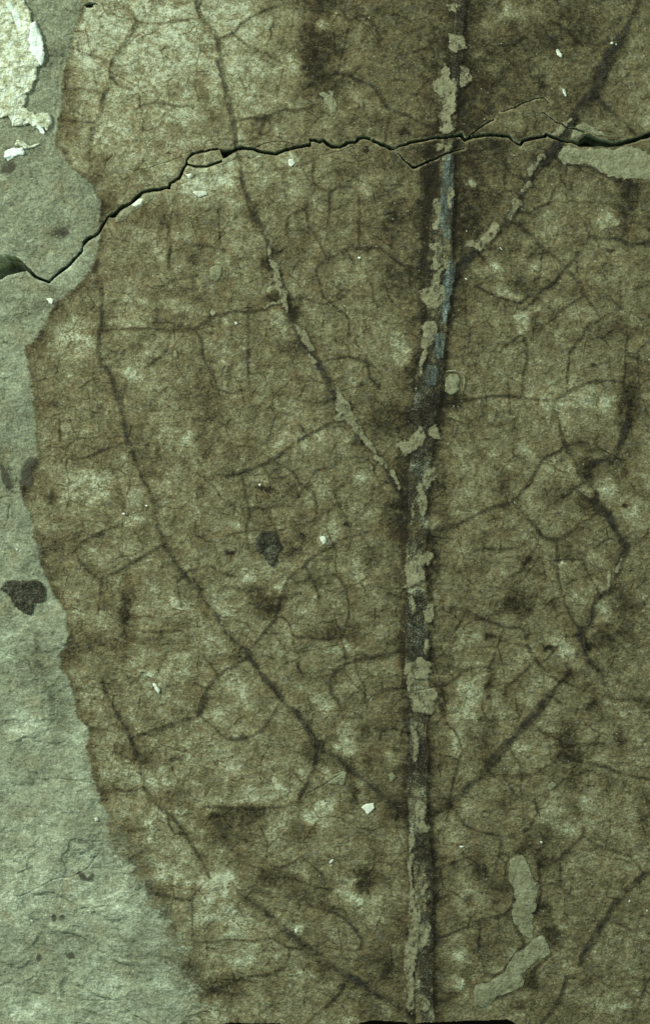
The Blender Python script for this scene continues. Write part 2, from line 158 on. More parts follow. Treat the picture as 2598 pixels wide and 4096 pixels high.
# soft tones in the leaf film: x, y, rx, ry, amount   (stains, bleached places, and the dark of small pits painted in as colour)
TONES = '''H 355,617,30,9,-2.5 905,843,14,12,-1.8 C 778,600,10,20,-2.5 L 430,255,20,22,-1.4 840,330,24,10,-2 F 1245,352,12,9,-2 1140,1120,10,10,-1.8 B 1315,878,16,10,-2.2 1405,1392,16,10,-2 1435,1396,10,8,-2 1040,1022,14,14,-1.6 H 120,1045,18,9,-1.8 1275,720,30,22,-.9 L 1110,325,26,16,-1.6 440,600,14,12,-1.6 452,660,10,10,-1.8 I 1365,730,12,8,-2 1150,690,14,26,-1.4 690,1082,16,9,-1.6 M 1290,1155,14,12,-1.6 1255,1205,12,10,-1.4 A 460,760,55,150,-.35 460,560,50,60,-.15 500,900,60,60,-.15 1190,620,50,60,-.25 1350,590,24,50,-.35 1385,680,26,50,-.4 1220,40,40,30,-.25 1440,880,40,110,-.3 930,460,20,20,-.3 1050,350,180,200,.16 700,220,110,160,.12 1200,180,120,90,.1 1300,1250,150,55,.3 1450,1180,80,50,.2 920,630,22,18,.3 1130,820,16,14,.4 650,1200,60,80,-.25 720,1380,70,60,-.3 900,1180,80,60,-.1 1030,1000,90,70,-.08 1190,880,30,25,-.3 1240,1470,200,60,-.3
B 250,450,170,200,.18 120,130,200,90,.16 150,1180,60,90,.14 220,900,60,70,.12 700,230,80,90,-.5 720,330,75,100,-.5 690,450,62,80,-.65 660,20,70,34,-.6 830,20,50,30,-.3 730,560,80,60,-.35 1500,1220,40,110,-.6 740,170,32,26,.9 540,420,36,46,.5 790,840,26,50,.5 910,890,16,32,.5 530,1100,28,30,.6 790,1130,30,25,.4 1060,1270,50,40,.35 1180,1180,60,30,.25 690,650,60,70,-.3 300,900,40,70,-.35 345,800,40,30,-.4 900,1180,40,60,-.15 1440,1090,60,50,-.15 1000,60,160,60,-.15 1300,300,160,160,-.12 150,1120,40,20,.4 580,1240,100,90,.12 1400,1240,50,60,.3 1250,1100,80,60,-.2 450,1380,90,70,-.1
C 380,1150,130,300,-.28 460,500,170,150,-.25 300,650,60,160,-.35 590,790,66,50,.45 640,90,100,26,.35 760,50,40,14,.3 420,170,60,22,.35 355,365,24,22,.5 880,260,200,120,-.2 60,700,80,260,-.18 40,1200,50,150,-.5 30,1000,50,60,-.2 1440,620,90,160,.2 1430,150,70,180,.1 1250,250,60,100,.05 680,1010,26,18,.4 820,460,50,60,.2 1220,1470,60,40,.3 1130,720,50,40,.15 820,1110,60,30,-.35 630,940,40,30,-.3 850,1330,40,40,.2 320,1250,30,22,.6 1000,1350,140,120,.12 1000,150,90,90,-.2 1520,820,40,40,.5 1370,1290,36,90,-.5 830,600,160,90,-.1
D 500,930,80,60,.4 560,1060,100,36,.3 860,830,70,26,.3 1310,380,40,60,-.25 980,500,60,50,-.25 720,60,60,50,-.4 850,180,90,60,-.1 1330,1300,70,80,-.3 1280,680,40,60,-.25 500,560,60,70,-.25 380,760,50,60,-.35 250,980,60,50,-.4 560,740,60,30,-.2 700,540,30,40,-.25 1000,900,200,60,.1 870,1100,150,80,.08 940,700,60,40,.2 1100,350,40,60,.15 1280,720,24,24,.4 300,1330,60,90,-.1 930,1230,200,70,.1 1100,800,60,60,-.12 760,1310,60,160,-.06
E 1250,540,75,60,-.55 1210,180,50,80,-.45 1260,80,60,40,-.2 1240,960,24,30,.7 1260,1060,36,40,.8 945,1215,14,14,.6 430,660,26,24,-.7 400,690,30,14,-.5 450,800,40,20,.3 380,610,40,20,.3 340,260,40,30,.35 280,90,40,40,-.3 440,390,50,40,-.25 540,760,40,40,-.35 570,990,60,30,-.4 1190,1420,50,50,-.3 1380,1130,40,60,-.5 1440,470,50,60,-.4 1470,200,36,110,-.35 1420,760,30,70,-.4 600,300,40,50,-.2 370,430,26,40,-.3 1330,1350,60,40,.25 500,1000,200,70,-.12 1000,1000,150,90,.1 900,500,120,70,.1 560,1230,30,40,-.3 940,1400,50,40,-.3 1100,1280,60,50,-.1 860,930,40,16,-.3 820,1430,50,60,-.15
F 260,180,80,90,-.5 240,620,50,100,-.3 260,900,110,100,-.1 450,480,50,26,.7 540,590,36,30,.6 620,640,50,20,.4 655,800,28,40,.8 650,880,26,22,.6 650,570,60,26,-.55 740,830,26,50,-.45 700,640,40,20,-.3 1230,120,44,34,.6 1080,740,70,50,.25 1120,1340,80,50,.35 1330,150,30,60,-.3 1370,1400,50,90,-.4 1260,900,60,60,-.25 870,810,26,40,-.4 750,440,26,30,.3 900,240,120,70,.14 1200,450,150,100,.1 1430,1200,60,100,-.25 450,1340,40,40,.15 740,740,30,18,.5 190,1380,90,40,-.4 540,1450,50,50,-.15 450,1480,16,22,.5 780,1290,60,40,.15 1350,620,200,60,-.1 1290,70,80,30,-.35 900,1050,150,150,.08
G 210,470,56,60,-.45 180,580,44,80,-.35 610,590,110,60,.45 520,640,60,40,.25 830,640,46,70,-.4 360,660,32,34,-.5 870,1280,20,60,-.5 860,1420,20,60,-.7 730,520,60,18,.3 870,790,60,36,.35 1230,270,80,40,.35 360,1000,60,120,-.1 420,350,40,40,-.2 640,940,110,40,-.2 340,1080,80,80,-.2 800,1000,160,60,.1 1000,420,60,80,-.15 1020,300,50,10,-.3 1380,230,60,120,-.3 850,870,40,100,.05 930,640,60,60,.25 770,1360,60,50,-.2 600,1300,60,120,-.08 1180,1400,50,40,.25
H 530,1000,80,50,-.4 1260,700,44,24,-.8 1260,830,90,80,-.45 620,920,60,40,-.3 745,945,26,26,1 800,900,36,26,.6 230,1190,44,30,.7 360,1350,70,60,-.5 460,1260,34,34,.6 980,1200,30,60,.35 1030,520,60,30,.35 1010,290,18,18,-.7 1270,910,60,30,-.4 1240,620,60,40,-.2 1020,740,50,50,.25 700,270,60,40,.25 320,570,20,20,.5 420,1400,40,60,-.5 280,1290,50,50,-.4 200,60,80,60,-.1 1290,480,50,80,-.45 1110,220,60,60,-.35 1180,130,90,60,-.3 110,980,60,50,.15 60,1330,60,60,.25 880,1000,90,40,-.15 900,1100,200,120,.05 1060,1050,40,50,-.2 700,800,60,30,-.2 500,340,90,60,.1
I 1310,480,60,50,-.6 1110,470,44,60,-.45 1230,610,50,56,.6 530,580,40,60,-.45 870,640,50,50,-.45 865,1385,40,24,-.55 640,1390,80,50,-.4 500,170,80,60,-.25 310,770,24,18,.6 745,950,22,26,.5 90,220,50,36,.45 40,500,46,34,.5 110,560,36,60,-.5 60,130,70,90,-.55 110,820,50,60,-.45 50,1080,40,80,-.5 40,850,40,30,.8 920,1120,14,18,.6 1230,1410,40,40,.35 600,1290,60,50,-.3 1000,1040,60,30,-.3 1200,760,60,30,-.4 1060,700,70,50,-.3 1130,290,50,40,-.4 1360,1250,40,60,-.2 750,1150,80,60,-.2 1350,1380,60,60,-.35 1080,620,50,20,.4 740,720,90,50,.15 300,450,40,20,.25 1000,30,200,60,.12 1380,80,60,160,-.2 1400,800,60,90,.15 380,380,24,50,-.35 620,500,200,80,.05 1150,880,60,60,-.15
J 600,280,90,60,-.5 465,365,44,44,-.5 560,410,90,40,-.2 860,60,26,60,-.7 850,230,44,130,-.45 760,430,60,60,-.2 1050,480,60,26,.35 1110,560,40,30,.25 990,1060,60,50,-.45 1180,1075,26,14,-.6 800,950,50,30,.25 1190,1340,70,30,-.45 1360,700,36,40,-.35 730,1200,60,40,.15 1050,1230,90,40,.3 940,1160,60,40,.2 620,900,60,60,-.2 700,1300,60,50,-.3 640,540,60,30,.15 1400,1150,60,60,-.2 1320,1020,80,60,.1 640,1150,20,110,-.35 1150,1430,80,20,.25 1000,280,160,30,-.25 1250,150,60,60,-.2 1130,380,200,80,.08
K 720,240,70,34,-.35 880,230,60,40,-.55 885,300,24,34,.9 930,940,50,60,.45 920,1010,50,30,.4 760,740,34,26,.4 1010,920,26,50,-.4 340,40,70,50,-.45 160,370,60,40,-.3 940,1200,26,80,-.5 960,1340,14,36,-.9 500,900,60,60,-.1 780,1390,36,26,.7 310,1330,50,40,.45 430,1270,50,30,.3 1150,1300,60,60,-.15 1210,1430,50,50,-.15 700,1470,60,30,.5 190,1410,120,16,-.3 820,1210,70,36,.2 1000,1230,50,20,.4 1150,850,60,30,-.2 1270,1080,60,30,.25 150,600,120,100,.1 80,1130,150,100,.1 600,1250,50,100,.1 1080,1060,80,60,-.2 1260,700,50,100,-.1 350,620,60,50,-.15 720,1060,60,40,-.3 60,1480,120,30,-.35 1450,1000,60,60,-.3 1290,400,24,100,-.15 620,130,100,60,.12
L 1250,260,90,70,-.6 960,360,34,60,.6 870,270,40,24,.4 300,260,50,40,.35 340,620,60,40,.7 300,600,80,60,.2 450,560,20,60,-.6 390,490,40,30,.3 950,530,44,36,-.5 1070,600,50,34,-.35 230,940,40,60,.4 1380,80,60,70,-.3 970,1130,60,70,-.4 980,930,44,40,-.6 990,1040,60,34,-.6 340,1200,20,20,.5 680,990,100,60,.2 1020,1370,40,60,-.3 40,690,36,50,.8 1080,1400,50,40,.35 850,560,60,30,.4 1140,720,30,30,-.8 760,700,60,20,.2 350,940,60,50,-.35 250,780,90,40,.3 580,40,80,60,-.3 110,660,20,70,-.5 700,80,90,40,-.1 950,880,60,30,-.2 1260,120,40,40,.3 860,1420,70,60,.3 1500,700,30,40,-.3 1250,1230,40,60,-.3 540,1400,50,40,-.2 1400,900,90,40,.1 1320,930,20,30,-.5 1480,250,60,50,-.3 450,830,40,40,-.3 420,1030,40,50,-.2 950,1240,80,40,-.2
M 1290,1170,40,60,-.5 1390,1310,120,24,-.7 1460,570,70,34,.7 1400,690,46,30,.5 930,440,50,60,-.4 860,300,60,60,-.2 1030,600,90,30,-.4 1120,780,40,80,-.3 1280,300,60,60,.15 1080,180,60,60,.15 1350,1450,80,60,.25 1200,560,120,40,.15 1340,1060,50,60,-.3 1000,430,80,40,.2 1210,450,80,40,.2 820,150,90,40,-.15 1180,1180,40,40,.1 1470,200,60,60,-.3
N 80,560,70,50,.7 20,600,60,40,.5 180,200,110,60,-.45 200,120,100,40,-.3 560,220,70,60,-.4 390,490,50,34,-.7 580,650,46,30,-.6 540,550,60,30,-.5 750,650,80,60,-.4 1040,540,56,46,-1.1 1030,610,30,40,-.6 900,640,60,34,.6 940,560,40,18,.6 1050,700,70,40,.5 570,890,26,20,.8 590,870,40,20,.3 590,1190,60,26,.5 50,1300,110,60,-.5 200,1060,50,30,.5 780,40,36,26,.7 710,110,50,30,.5 1250,830,60,70,-.35 1180,1170,26,40,-.6 730,1150,50,36,-.55 1100,1080,80,40,-.3 930,1490,40,20,.5 1240,100,60,100,-.2 1270,300,60,50,.35 1160,1010,60,70,-.25 170,830,110,60,.25 250,1000,50,70,.15 850,900,110,60,.1 1080,230,60,60,-.15 480,850,40,30,.2 330,600,60,50,-.3 1090,830,80,70,.15 260,1340,80,40,.1 500,1080,60,30,.2 300,60,80,30,-.2 250,400,90,40,-.2 450,200,60,70,.3 1070,1240,90,40,-.25 1040,1430,60,70,-.3 60,1400,140,40,.2 180,1220,60,30,-.3 700,850,70,70,-.15 1500,400,30,300,-.2
O 260,1060,50,40,.35 340,430,40,50,-.5 380,500,30,30,-.5 500,640,60,70,-.4 280,680,24,30,-.4 350,680,60,50,.3 830,250,34,50,-.5 700,310,70,50,-.5 800,450,60,40,-.45 860,930,36,60,-.7 800,780,40,60,-.6 920,860,50,44,.3 740,1210,36,60,-.5 235,1250,40,40,.6 295,1210,22,40,-.7 1120,1180,60,60,-.3 970,200,50,34,.45 1450,430,80,40,.25 430,950,80,80,-.25 160,230,60,90,.25 450,120,50,30,.15 640,360,100,30,-.3 870,1420,40,70,-.15 990,1170,30,20,.4 500,1150,40,30,.2 480,50,80,50,-.2 1050,480,90,100,.1 60,900,40,60,-.2 150,1350,60,60,-.25 1300,1000,150,90,.08 1500,100,40,80,-.3 750,1300,70,60,-.1 660,1410,90,24,-.4 1350,1420,80,20,.3 480,500,40,80,-.1'''
def parse_tones(s):
    out = []; t = None
    for k in s.split():
        if k in TILE: t = TILE[k]; continue
        x, y, rx, ry, a = [float(q) for q in k.split(',')]
        out.append((t[0]+x*Q, t[1]+y*Q, rx*.85, ry*.85, a))
    return out
ROCKT = '''A 330,400,20,40,-.5 60,1150,44,36,-.5 120,1150,70,20,.1 200,1160,14,12,-.7 300,420,30,80,-.2
D 420,215,30,28,-.75 240,850,40,60,.3 380,380,60,60,.15 100,1150,90,200,.15 90,1250,60,60,.2 150,760,60,14,-.3 15,960,12,6,-1 130,800,20,10,-.3
G 40,480,16,50,-.4 60,570,22,40,-.5 10,400,20,30,-.5 60,700,30,60,-.25 150,1000,40,40,.3 100,900,90,120,.15 350,1370,40,40,.3 60,250,100,120,-.05
J 40,370,60,50,.6 180,440,70,80,-.3 350,620,60,110,-.35 400,830,60,50,-.45 220,860,80,60,.5 60,200,80,60,.4 260,310,20,50,-.6 280,420,20,20,-.5 330,120,60,80,.1 60,620,150,60,.2 500,940,50,30,.3 300,1130,200,90,-.15 510,600,40,60,.1 570,870,24,20,.4 180,1240,30,18,-.5 450,200,30,60,-.1 130,1420,60,16,-.4 440,1330,40,60,.1 500,1480,60,20,-.1
M 480,140,50,20,-.35 560,290,60,30,-.4 420,60,150,40,.1 700,380,30,40,-.2 850,560,30,60,.1 980,880,60,120,-.15 930,930,70,60,-.2 880,1120,60,60,-.3 300,1140,160,40,-.2 60,1000,90,60,-.05 200,1400,180,60,.35 700,1250,100,60,.3 820,1120,60,40,.2 250,1250,90,30,-.3 780,940,70,20,-.3 330,980,120,20,-.15 380,600,50,60,-.15 160,180,60,60,.1 1040,1380,60,50,-.2 60,660,60,40,.2 920,1000,60,40,-.2 1120,1330,60,90,.15 1010,1160,50,60,-.2 200,100,60,20,-.25 340,400,40,30,-.25 600,1100,150,40,.1 760,1430,120,40,.05'''

# ------------------------------------------------------------------ main relief grid
YEDGE = np.array([(-400,4108),(740,4108),(760,4093),(830,4091),(850,4104),(895,4098),(903,4079),(1000,4083),(1118,4084),(1128,4106),(1420,4106),(1440,4082),(1480,4066),(1560,4070),(1610,4076),(1640,4092),(1700,4080),(1850,4068),(1980,4064),(2022,4058),(2048,4078),(2085,4108),(3000,4108)], float)
ax = np.arange(-130, 2731, 2.4)
yr = [-130.0]
while yr[-1] < 4125:
    y = yr[-1]; yr.append(y + (1.7 if (520 < y < 720 or 780 < y < 880 or 920 < y < 1130) else 2.0 if 720 <= y < 1140 else 2.7))
ay = np.array(yr)
GX, GY = np.meshgrid(ax, ay)
GX = GX.astype(np.float32); GY = GY.astype(np.float32)

def seg_update(sd, xs, ys, X, Y, p, reach):
    """sd = min(sd, distance to the tapered line p minus half its width), only near the line"""
    for a, b in zip(p[:-1], p[1:]):
        m = max(a[2], b[2])/2 + reach
        i0, i1 = np.searchsorted(xs, [min(a[0], b[0])-m, max(a[0], b[0])+m]); j0, j1 = np.searchsorted(ys, [min(a[1], b[1])-m, max(a[1], b[1])+m])
        if i1 <= i0 or j1 <= j0: continue
        x = X[j0:j1, i0:i1]; y = Y[j0:j1, i0:i1]
        dx, dy = b[0]-a[0], b[1]-a[1]; L2 = dx*dx+dy*dy+1e-9
        t = np.clip(((x-a[0])*dx + (y-a[1])*dy)/L2, 0, 1)
        d = np.hypot(x-a[0]-t*dx, y-a[1]-t*dy) - (a[2]+(b[2]-a[2])*t)/2
        sd[j0:j1, i0:i1] = np.minimum(sd[j0:j1, i0:i1], d)
def poly_sd(X, Y, p):
    n = len(p); ins = np.zeros(X.shape, bool); d = np.full(X.shape, 1e9, np.float32)
    for k in range(n):
        a = p[k]; b = p[(k+1) % n]
        dx, dy = b[0]-a[0], b[1]-a[1]; L2 = dx*dx+dy*dy+1e-9
        t = np.clip(((X-a[0])*dx + (Y-a[1])*dy)/L2, 0, 1)
        d = np.minimum(d, np.hypot(X-a[0]-t*dx, Y-a[1]-t*dy))
        if a[1] != b[1]:
            c = ((a[1] > Y) != (b[1] > Y)) & (X < (b[0]-a[0])*(Y-a[1])/(b[1]-a[1]) + a[0])
            ins ^= c
    return np.where(ins, -d, d)

def margin_sd(X, Y):
    """positive inside the leaf"""
    mx = np.interp(Y, MARGIN[:,1], MARGIN[:,0]); mx2 = np.interp(Y+6, MARGIN[:,1], MARGIN[:,0])
    sl = (mx2-mx)/6
    return (X - mx)/np.sqrt(1+np.minimum(sl*sl, 4))

WX = (fbm(GX, GY, 26, 3, 71)-.5)*9 + (fbm(GX, GY, 90, 2, 72)-.5)*10
WY = (fbm(GX, GY, 26, 3, 73)-.5)*9 + (fbm(GX, GY, 90, 2, 74)-.5)*10
msd = margin_sd(GX + WX*1.2, GY + WY*1.2) + (fbm(GX, GY, 12, 2, 75)-.5)*6
_lw = sstep(1500, 3000, GY)
inleaf = sstep(0, 1, (msd+12+110*_lw)/(24+200*_lw))

# cracks
jx = (fbm(GX, GY, 20, 2, 5)-.5)*6; jy = (fbm(GX, GY, 20, 2, 6)-.5)*6
csd = np.full(GX.shape, 60, np.float32)
CX = GX + jx; CY = GY + jy
for s in CRACKS: seg_update(csd, ax, ay, CX, CY, P(s), 40)
for k, s in enumerate(HOLES):
    p = P(s); j0, j1 = np.searchsorted(ay, [p[:,1].min()-45, p[:,1].max()+45]); i0, i1 = np.searchsorted(ax, [p[:,0].min()-45, p[:,0].max()+45])
    csd[j0:j1, i0:i1] = np.minimum(csd[j0:j1, i0:i1], poly_sd(CX[j0:j1, i0:i1], CY[j0:j1, i0:i1], p))
crack = sstep(0.9, -0.5, csd)                       # 1 inside the opening
hsd = np.full(GX.shape, 60, np.float32)
for s in HAIRS: seg_update(hsd, ax, ay, CX, CY, smooth(P(s)), 12)
gsd = np.full(GX.shape, 60, np.float32)
for s in GROOVES:
    p_ = P(s); p_[:,2] *= .6; p_[0,2] = 1; p_[-1,2] = 0
    seg_update(gsd, ax, ay, GX+WX*2.2, GY+WY*2.2, smooth(p_), 40)

rock_rough = 1 - inleaf
low = sstep(1900, 3300, GY)
Hh = (fbm(GX, GY, 900, 2, 11)-.5)*26 + (fbm(GX, GY, 260, 3, 12)-.5)*16
Hh += (fbm(GX, GY, 60, 3, 13, ang=.25, stretch=1.8)-.5)*(5 + 5*rock_rough*(.3+low))
Hh += (fbm(GX, GY, 16, 3, 14, ang=.2, stretch=2.2, rough=.6)-.5)*(2.6 + 1.4*rock_rough)
r = 1-np.abs(2*fbm(GX + WX*2, GY + WY*2, 170, 3, 15, ang=.5, stretch=2.4)-1)      # wavy ledges in the bare rock
Hh += rock_rough*(.25+.75*low)*(sstep(.86, .98, r)*7)
lam = fbm(GX, GY, 320, 4, 16, ang=.3, stretch=1.5)*5                               # split laminae
Hh += rock_rough*(.3+low)*(np.floor(lam) + sstep(.0, .12, lam-np.floor(lam)) - 3.0)*3.0
Hh += 7*sstep(20, -20, msd-10)*sstep(1000, 300, GY)*.6
Hh -= 1.5*np.exp(-((msd+6)/6)**2)*sstep(1000, 700, GY)
gm = fbm(GX, GY, 40, 3, 91)
Hh -= 4*np.exp(-((gsd-2).clip(0)/4)**2)*sstep(.35,.62,gm)
Hh += 3*np.exp(-(gsd.clip(0)/16)**2)*rock_rough
Hh -= 4*sstep(2, -1, hsd)
Hh -= 3.0*np.exp(-(csd.clip(0)/9)**2)              # rounded lips
depth = 175 + 145*sstep(-8, -30, csd)
Hh -= depth*crack
yed = 4108 - (4108-np.interp(GX, YEDGE[:,0], YEDGE[:,1]))*.6 + (fbm(GX, GY, 30, 3, 19)-.5)*8
off = GY > yed
Hh = np.where(off, -290, Hh).astype(np.float32)

def samp(F, x, y):
    fx = np.clip((x-ax[0])/2.4, 0, len(ax)-1.001); fy = np.clip(np.interp(y, ay, np.arange(len(ay))), 0, len(ay)-1.001)
    ix = fx.astype(int); iy = fy.astype(int); tx = fx-ix; ty = fy-iy
    return (F[iy,ix]*(1-tx)+F[iy,ix+1]*tx)*(1-ty) + (F[iy+1,ix]*(1-tx)+F[iy+1,ix+1]*tx)*ty

# ------------------------------------------------------------------ mesh helpers
def tag(o, label=None, cat=None, group=None, kind=None):
    if label: o['label'] = label
    if cat: o['category'] = cat
    if group: o['group'] = group
    if kind: o['kind'] = kind
    return o
def quadmesh(name, X, Y, Z, keep, mat, parent=None, attrs={}, loc=None, extra=None):
    """grid of vertices, only the quads marked in keep; Z in layout units"""
    nr, nc = X.shape
    idx = np.arange(nr*nc, dtype=np.int64).reshape(nr, nc)
    q = np.stack([idx[:-1,:-1], idx[1:,:-1], idx[1:,1:], idx[:-1,1:]], -1)[keep]
    used = np.zeros(nr*nc, bool); used[q.ravel()] = True
    if not used.any(): return None
    rm = np.cumsum(used)-1; q = rm[q]
    co = np.stack([wx(X.ravel()[used].astype(np.float64)), wy(Y.ravel()[used].astype(np.float64)), Z.ravel()[used]*S], -1)
    at = {k: v.ravel()[used].astype(np.float32) for k, v in attrs.items()}
    if loc is None: loc = (0.0, 0.0, 0.0)
    if isinstance(loc, str): loc = (float(co[:,0].mean()), float(co[:,1].mean()), float(co[:,2].min()))
    co = co - np.array(loc)
    if extra is not None:
        q, co = extra(q, co)
    me = bpy.data.meshes.new(name)
    me.vertices.add(len(co)); me.vertices.foreach_set('co', co.astype(np.float32).ravel())
    me.loops.add(q.size); me.loops.foreach_set('vertex_index', q.ravel().astype(np.int32))
    me.polygons.add(len(q)); me.polygons.foreach_set('loop_start', (np.arange(len(q))*4).astype(np.int32)); me.polygons.foreach_set('loop_total', np.full(len(q), 4, np.int32))
    me.polygons.foreach_set('use_smooth', np.ones(len(q), bool))
    for k, v in at.items():
        a = me.attributes.new(k, 'FLOAT', 'POINT'); vv = np.zeros(len(co), np.float32); vv[:len(v)] = v; a.data.foreach_set('value', vv)
    me.update(calc_edges=True)
    me.materials.append(mat)
    o = bpy.data.objects.new(name, me); C.objects.link(o)
    o.location = loc
    if parent:
        o.parent = parent; o.location = [loc[k]-parent.location[k] for k in range(3)] if parent.parent is None else [loc[k]-parent.location[k]-parent.parent.location[k] for k in range(3)]
    return o
def face(m): return m[:-1,:-1] & m[1:,:-1] & m[1:,1:] & m[:-1,1:]
def anyface(m): return m[:-1,:-1] | m[1:,:-1] | m[1:,1:] | m[:-1,1:]

# ------------------------------------------------------------------ materials
class Mt:
    def __init__(s, name):
        s.m = bpy.data.materials.new(name); s.m.use_nodes = True; s.t = s.m.node_tree; s.t.nodes.clear()
        s.out = s.t.nodes.new('ShaderNodeOutputMaterial'); g = s.t.nodes.new('ShaderNodeNewGeometry')
        s.pos = g.outputs['Position']
    def link(s, a, b):
        if isinstance(a, (int, float)): b.default_value = a
        elif isinstance(a, tuple): b.default_value = (*a, 1) if len(b.default_value) == 4 and len(a) == 3 else a
        else: s.t.links.new(a, b)
    def vec(s, size, st=1.0, ang=0.0, off=0.0, src=None):
        n = s.t.nodes.new('ShaderNodeMapping'); n.vector_type = 'TEXTURE'
        n.inputs['Scale'].default_value = (size*S*st, size*S, size*S); n.inputs['Rotation'].default_value = (0, 0, ang); n.inputs['Location'].default_value = (off*size*S, off*.7*size*S, 0)
        s.link(src or s.pos, n.inputs['Vector']); return n.outputs[0]
    def noise(s, size, detail=3, rough=.55, st=1.0, ang=0.0, off=0.0, dist=0.0):
        n = s.t.nodes.new('ShaderNodeTexNoise'); n.inputs['Scale'].default_value = 1; n.inputs['Detail'].default_value = detail; n.inputs['Roughness'].default_value = rough; n.inputs['Distortion'].default_value = dist
        s.link(s.vec(size, st, ang, off), n.inputs['Vector']); return n.outputs[0]
    def warp(s, size, amp):
        n = s.t.nodes.new('ShaderNodeTexNoise'); n.inputs['Scale'].default_value = 1; n.inputs['Detail'].default_value = 2
        s.link(s.vec(size), n.inputs['Vector'])
        a = s.t.nodes.new('ShaderNodeVectorMath'); a.operation = 'SUBTRACT'; s.link(n.outputs[1], a.inputs[0]); a.inputs[1].default_value = (.5,.5,.5)
        b = s.t.nodes.new('ShaderNodeVectorMath'); b.operation = 'SCALE'; s.link(a.outputs[0], b.inputs[0]); b.inputs['Scale'].default_value = amp*S*2
        c = s.t.nodes.new('ShaderNodeVectorMath'); c.operation = 'ADD'; s.link(s.pos, c.inputs[0]); s.link(b.outputs[0], c.inputs[1]); return c.outputs[0]
    def voro(s, size, feat='DISTANCE_TO_EDGE', src=None, st=1.0, ang=0.0, off=0.0):
        n = s.t.nodes.new('ShaderNodeTexVoronoi'); n.voronoi_dimensions = '2D' if feat == 'DISTANCE_TO_EDGE' else '3D'; n.feature = feat; n.inputs['Scale'].default_value = 1
        s.link(s.vec(size, st, ang, off, src), n.inputs['Vector']); return n.outputs['Distance']
    def math(s, op, a, b=0.0, c=0.0, clamp=False):
        n = s.t.nodes.new('ShaderNodeMath'); n.operation = op; n.use_clamp = clamp
        s.link(a, n.inputs[0]); s.link(b, n.inputs[1]); s.link(c, n.inputs[2]); return n.outputs[0]
    def mr(s, v, a, b, c=0.0, d=1.0):
        n = s.t.nodes.new('ShaderNodeMapRange'); n.interpolation_type = 'SMOOTHSTEP' if b > a else 'LINEAR'; n.clamp = True
        s.link(v, n.inputs[0]); n.inputs[1].default_value = a; n.inputs[2].default_value = b; n.inputs[3].default_value = c; n.inputs[4].default_value = d; return n.outputs[0]
    def attr(s, name):
        n = s.t.nodes.new('ShaderNodeAttribute'); n.attribute_name = name; return n.outputs['Fac']
    def ramp(s, v, stops):
        n = s.t.nodes.new('ShaderNodeValToRGB'); s.link(v, n.inputs[0]); e = n.color_ramp.elements
        while len(e) < len(stops): e.new(.5)
        for k, (p, c) in enumerate(stops): e[k].position = p; e[k].color = (*c, 1)
        return n.outputs[0]
    def mix(s, f, a, b, mode='MIX'):
        n = s.t.nodes.new('ShaderNodeMix'); n.data_type = 'RGBA'; n.blend_type = mode
        s.link(f, n.inputs[0]); s.link(a, n.inputs[6]); s.link(b, n.inputs[7]); return n.outputs[2]
    def sum(s, *terms):
        v = 0.0; first = True
        for t, k, c in terms:                     # k*(t-c)
            x = s.math('MULTIPLY_ADD', t, k, -k*c)
            v = x if first else s.math('ADD', v, x); first = False
        return v
    def finish(s, col, bump_terms, rough=.8, alpha=None, spec=.1, bumpd=1.0):
        b = s.t.nodes.new('ShaderNodeBsdfPrincipled'); s.link(col, b.inputs['Base Color']); s.link(rough, b.inputs['Roughness']); b.inputs['Specular IOR Level'].default_value = spec
        if bump_terms:
            h = s.sum(*[(t, k*S, 0.0) for t, k in bump_terms])
            n = s.t.nodes.new('ShaderNodeBump'); n.inputs['Strength'].default_value = 1; n.inputs['Distance'].default_value = bumpd; s.link(h, n.inputs['Height']); s.link(n.outputs[0], b.inputs['Normal'])
        sh = b.outputs[0]
        if alpha is not None:
            tr = s.t.nodes.new('ShaderNodeBsdfTransparent'); mx = s.t.nodes.new('ShaderNodeMixShader')
            s.link(alpha, mx.inputs[0]); s.t.links.new(tr.outputs[0], mx.inputs[1]); s.t.links.new(sh, mx.inputs[2]); sh = mx.outputs[0]
        s.t.links.new(sh, s.out.inputs[0]); return s.m

def bump_set(m, k=1.0):
    f1 = m.noise(8, 3, .7, 1.5, -.25, dist=.3); f2 = m.noise(24, 3, .65, 1.25, -.3, dist=.4)
    f3 = m.noise(70, 3, .6, 1.2, -.3, off=33); return [(f1, 2.6*k), (f2, 7.0*k), (f3, 14.0*k)], f1, f2

LEAF_RAMP = [(0.0, (.018,.016,.009)), (.22, (.044,.040,.021)), (.42, (.093,.085,.045)), (.58, (.141,.133,.073)), (.76, (.220,.226,.136)), (1.0, (.44,.50,.37))]
def rock_mat():
    m = Mt('pale_shale'); bt, f1, f2 = bump_set(m, 1.15)
    g = m.noise(5, 2, .7); big = m.noise(300, 3, .55, off=2); mid = m.noise(55, 4, .65, 1.8, -.3, off=4)
    t = m.sum((m.attr('tone'), .42, 0), (big, .5, .5), (mid, .6, .5), (f2, .6, .5), (f1, .9, .5), (g, .8, .5))
    t = m.math('ADD', t, .47, clamp=True)
    col = m.ramp(t, [(0, (.05,.050,.033)), (.25, (.116,.126,.083)), (.5, (.194,.220,.152)), (.75, (.30,.352,.256)), (1, (.56,.65,.51))])
    warm = m.mr(m.noise(120, 4, .6, off=9), .5, .72); col = m.mix(m.math('MULTIPLY', warm, .35), col, (.24,.205,.11))
    fl = m.mr(m.noise(14, 2, .5, 2.5, -.3, off=7), .68, .74); col = m.mix(m.math('MULTIPLY', fl, .6), col, (.055,.06,.045))
    fw = m.mr(m.noise(11, 1, .5, off=17), .74, .78); col = m.mix(m.math('MULTIPLY', fw, .7), col, (.5,.58,.45))
    return m.finish(col, bt, .8)
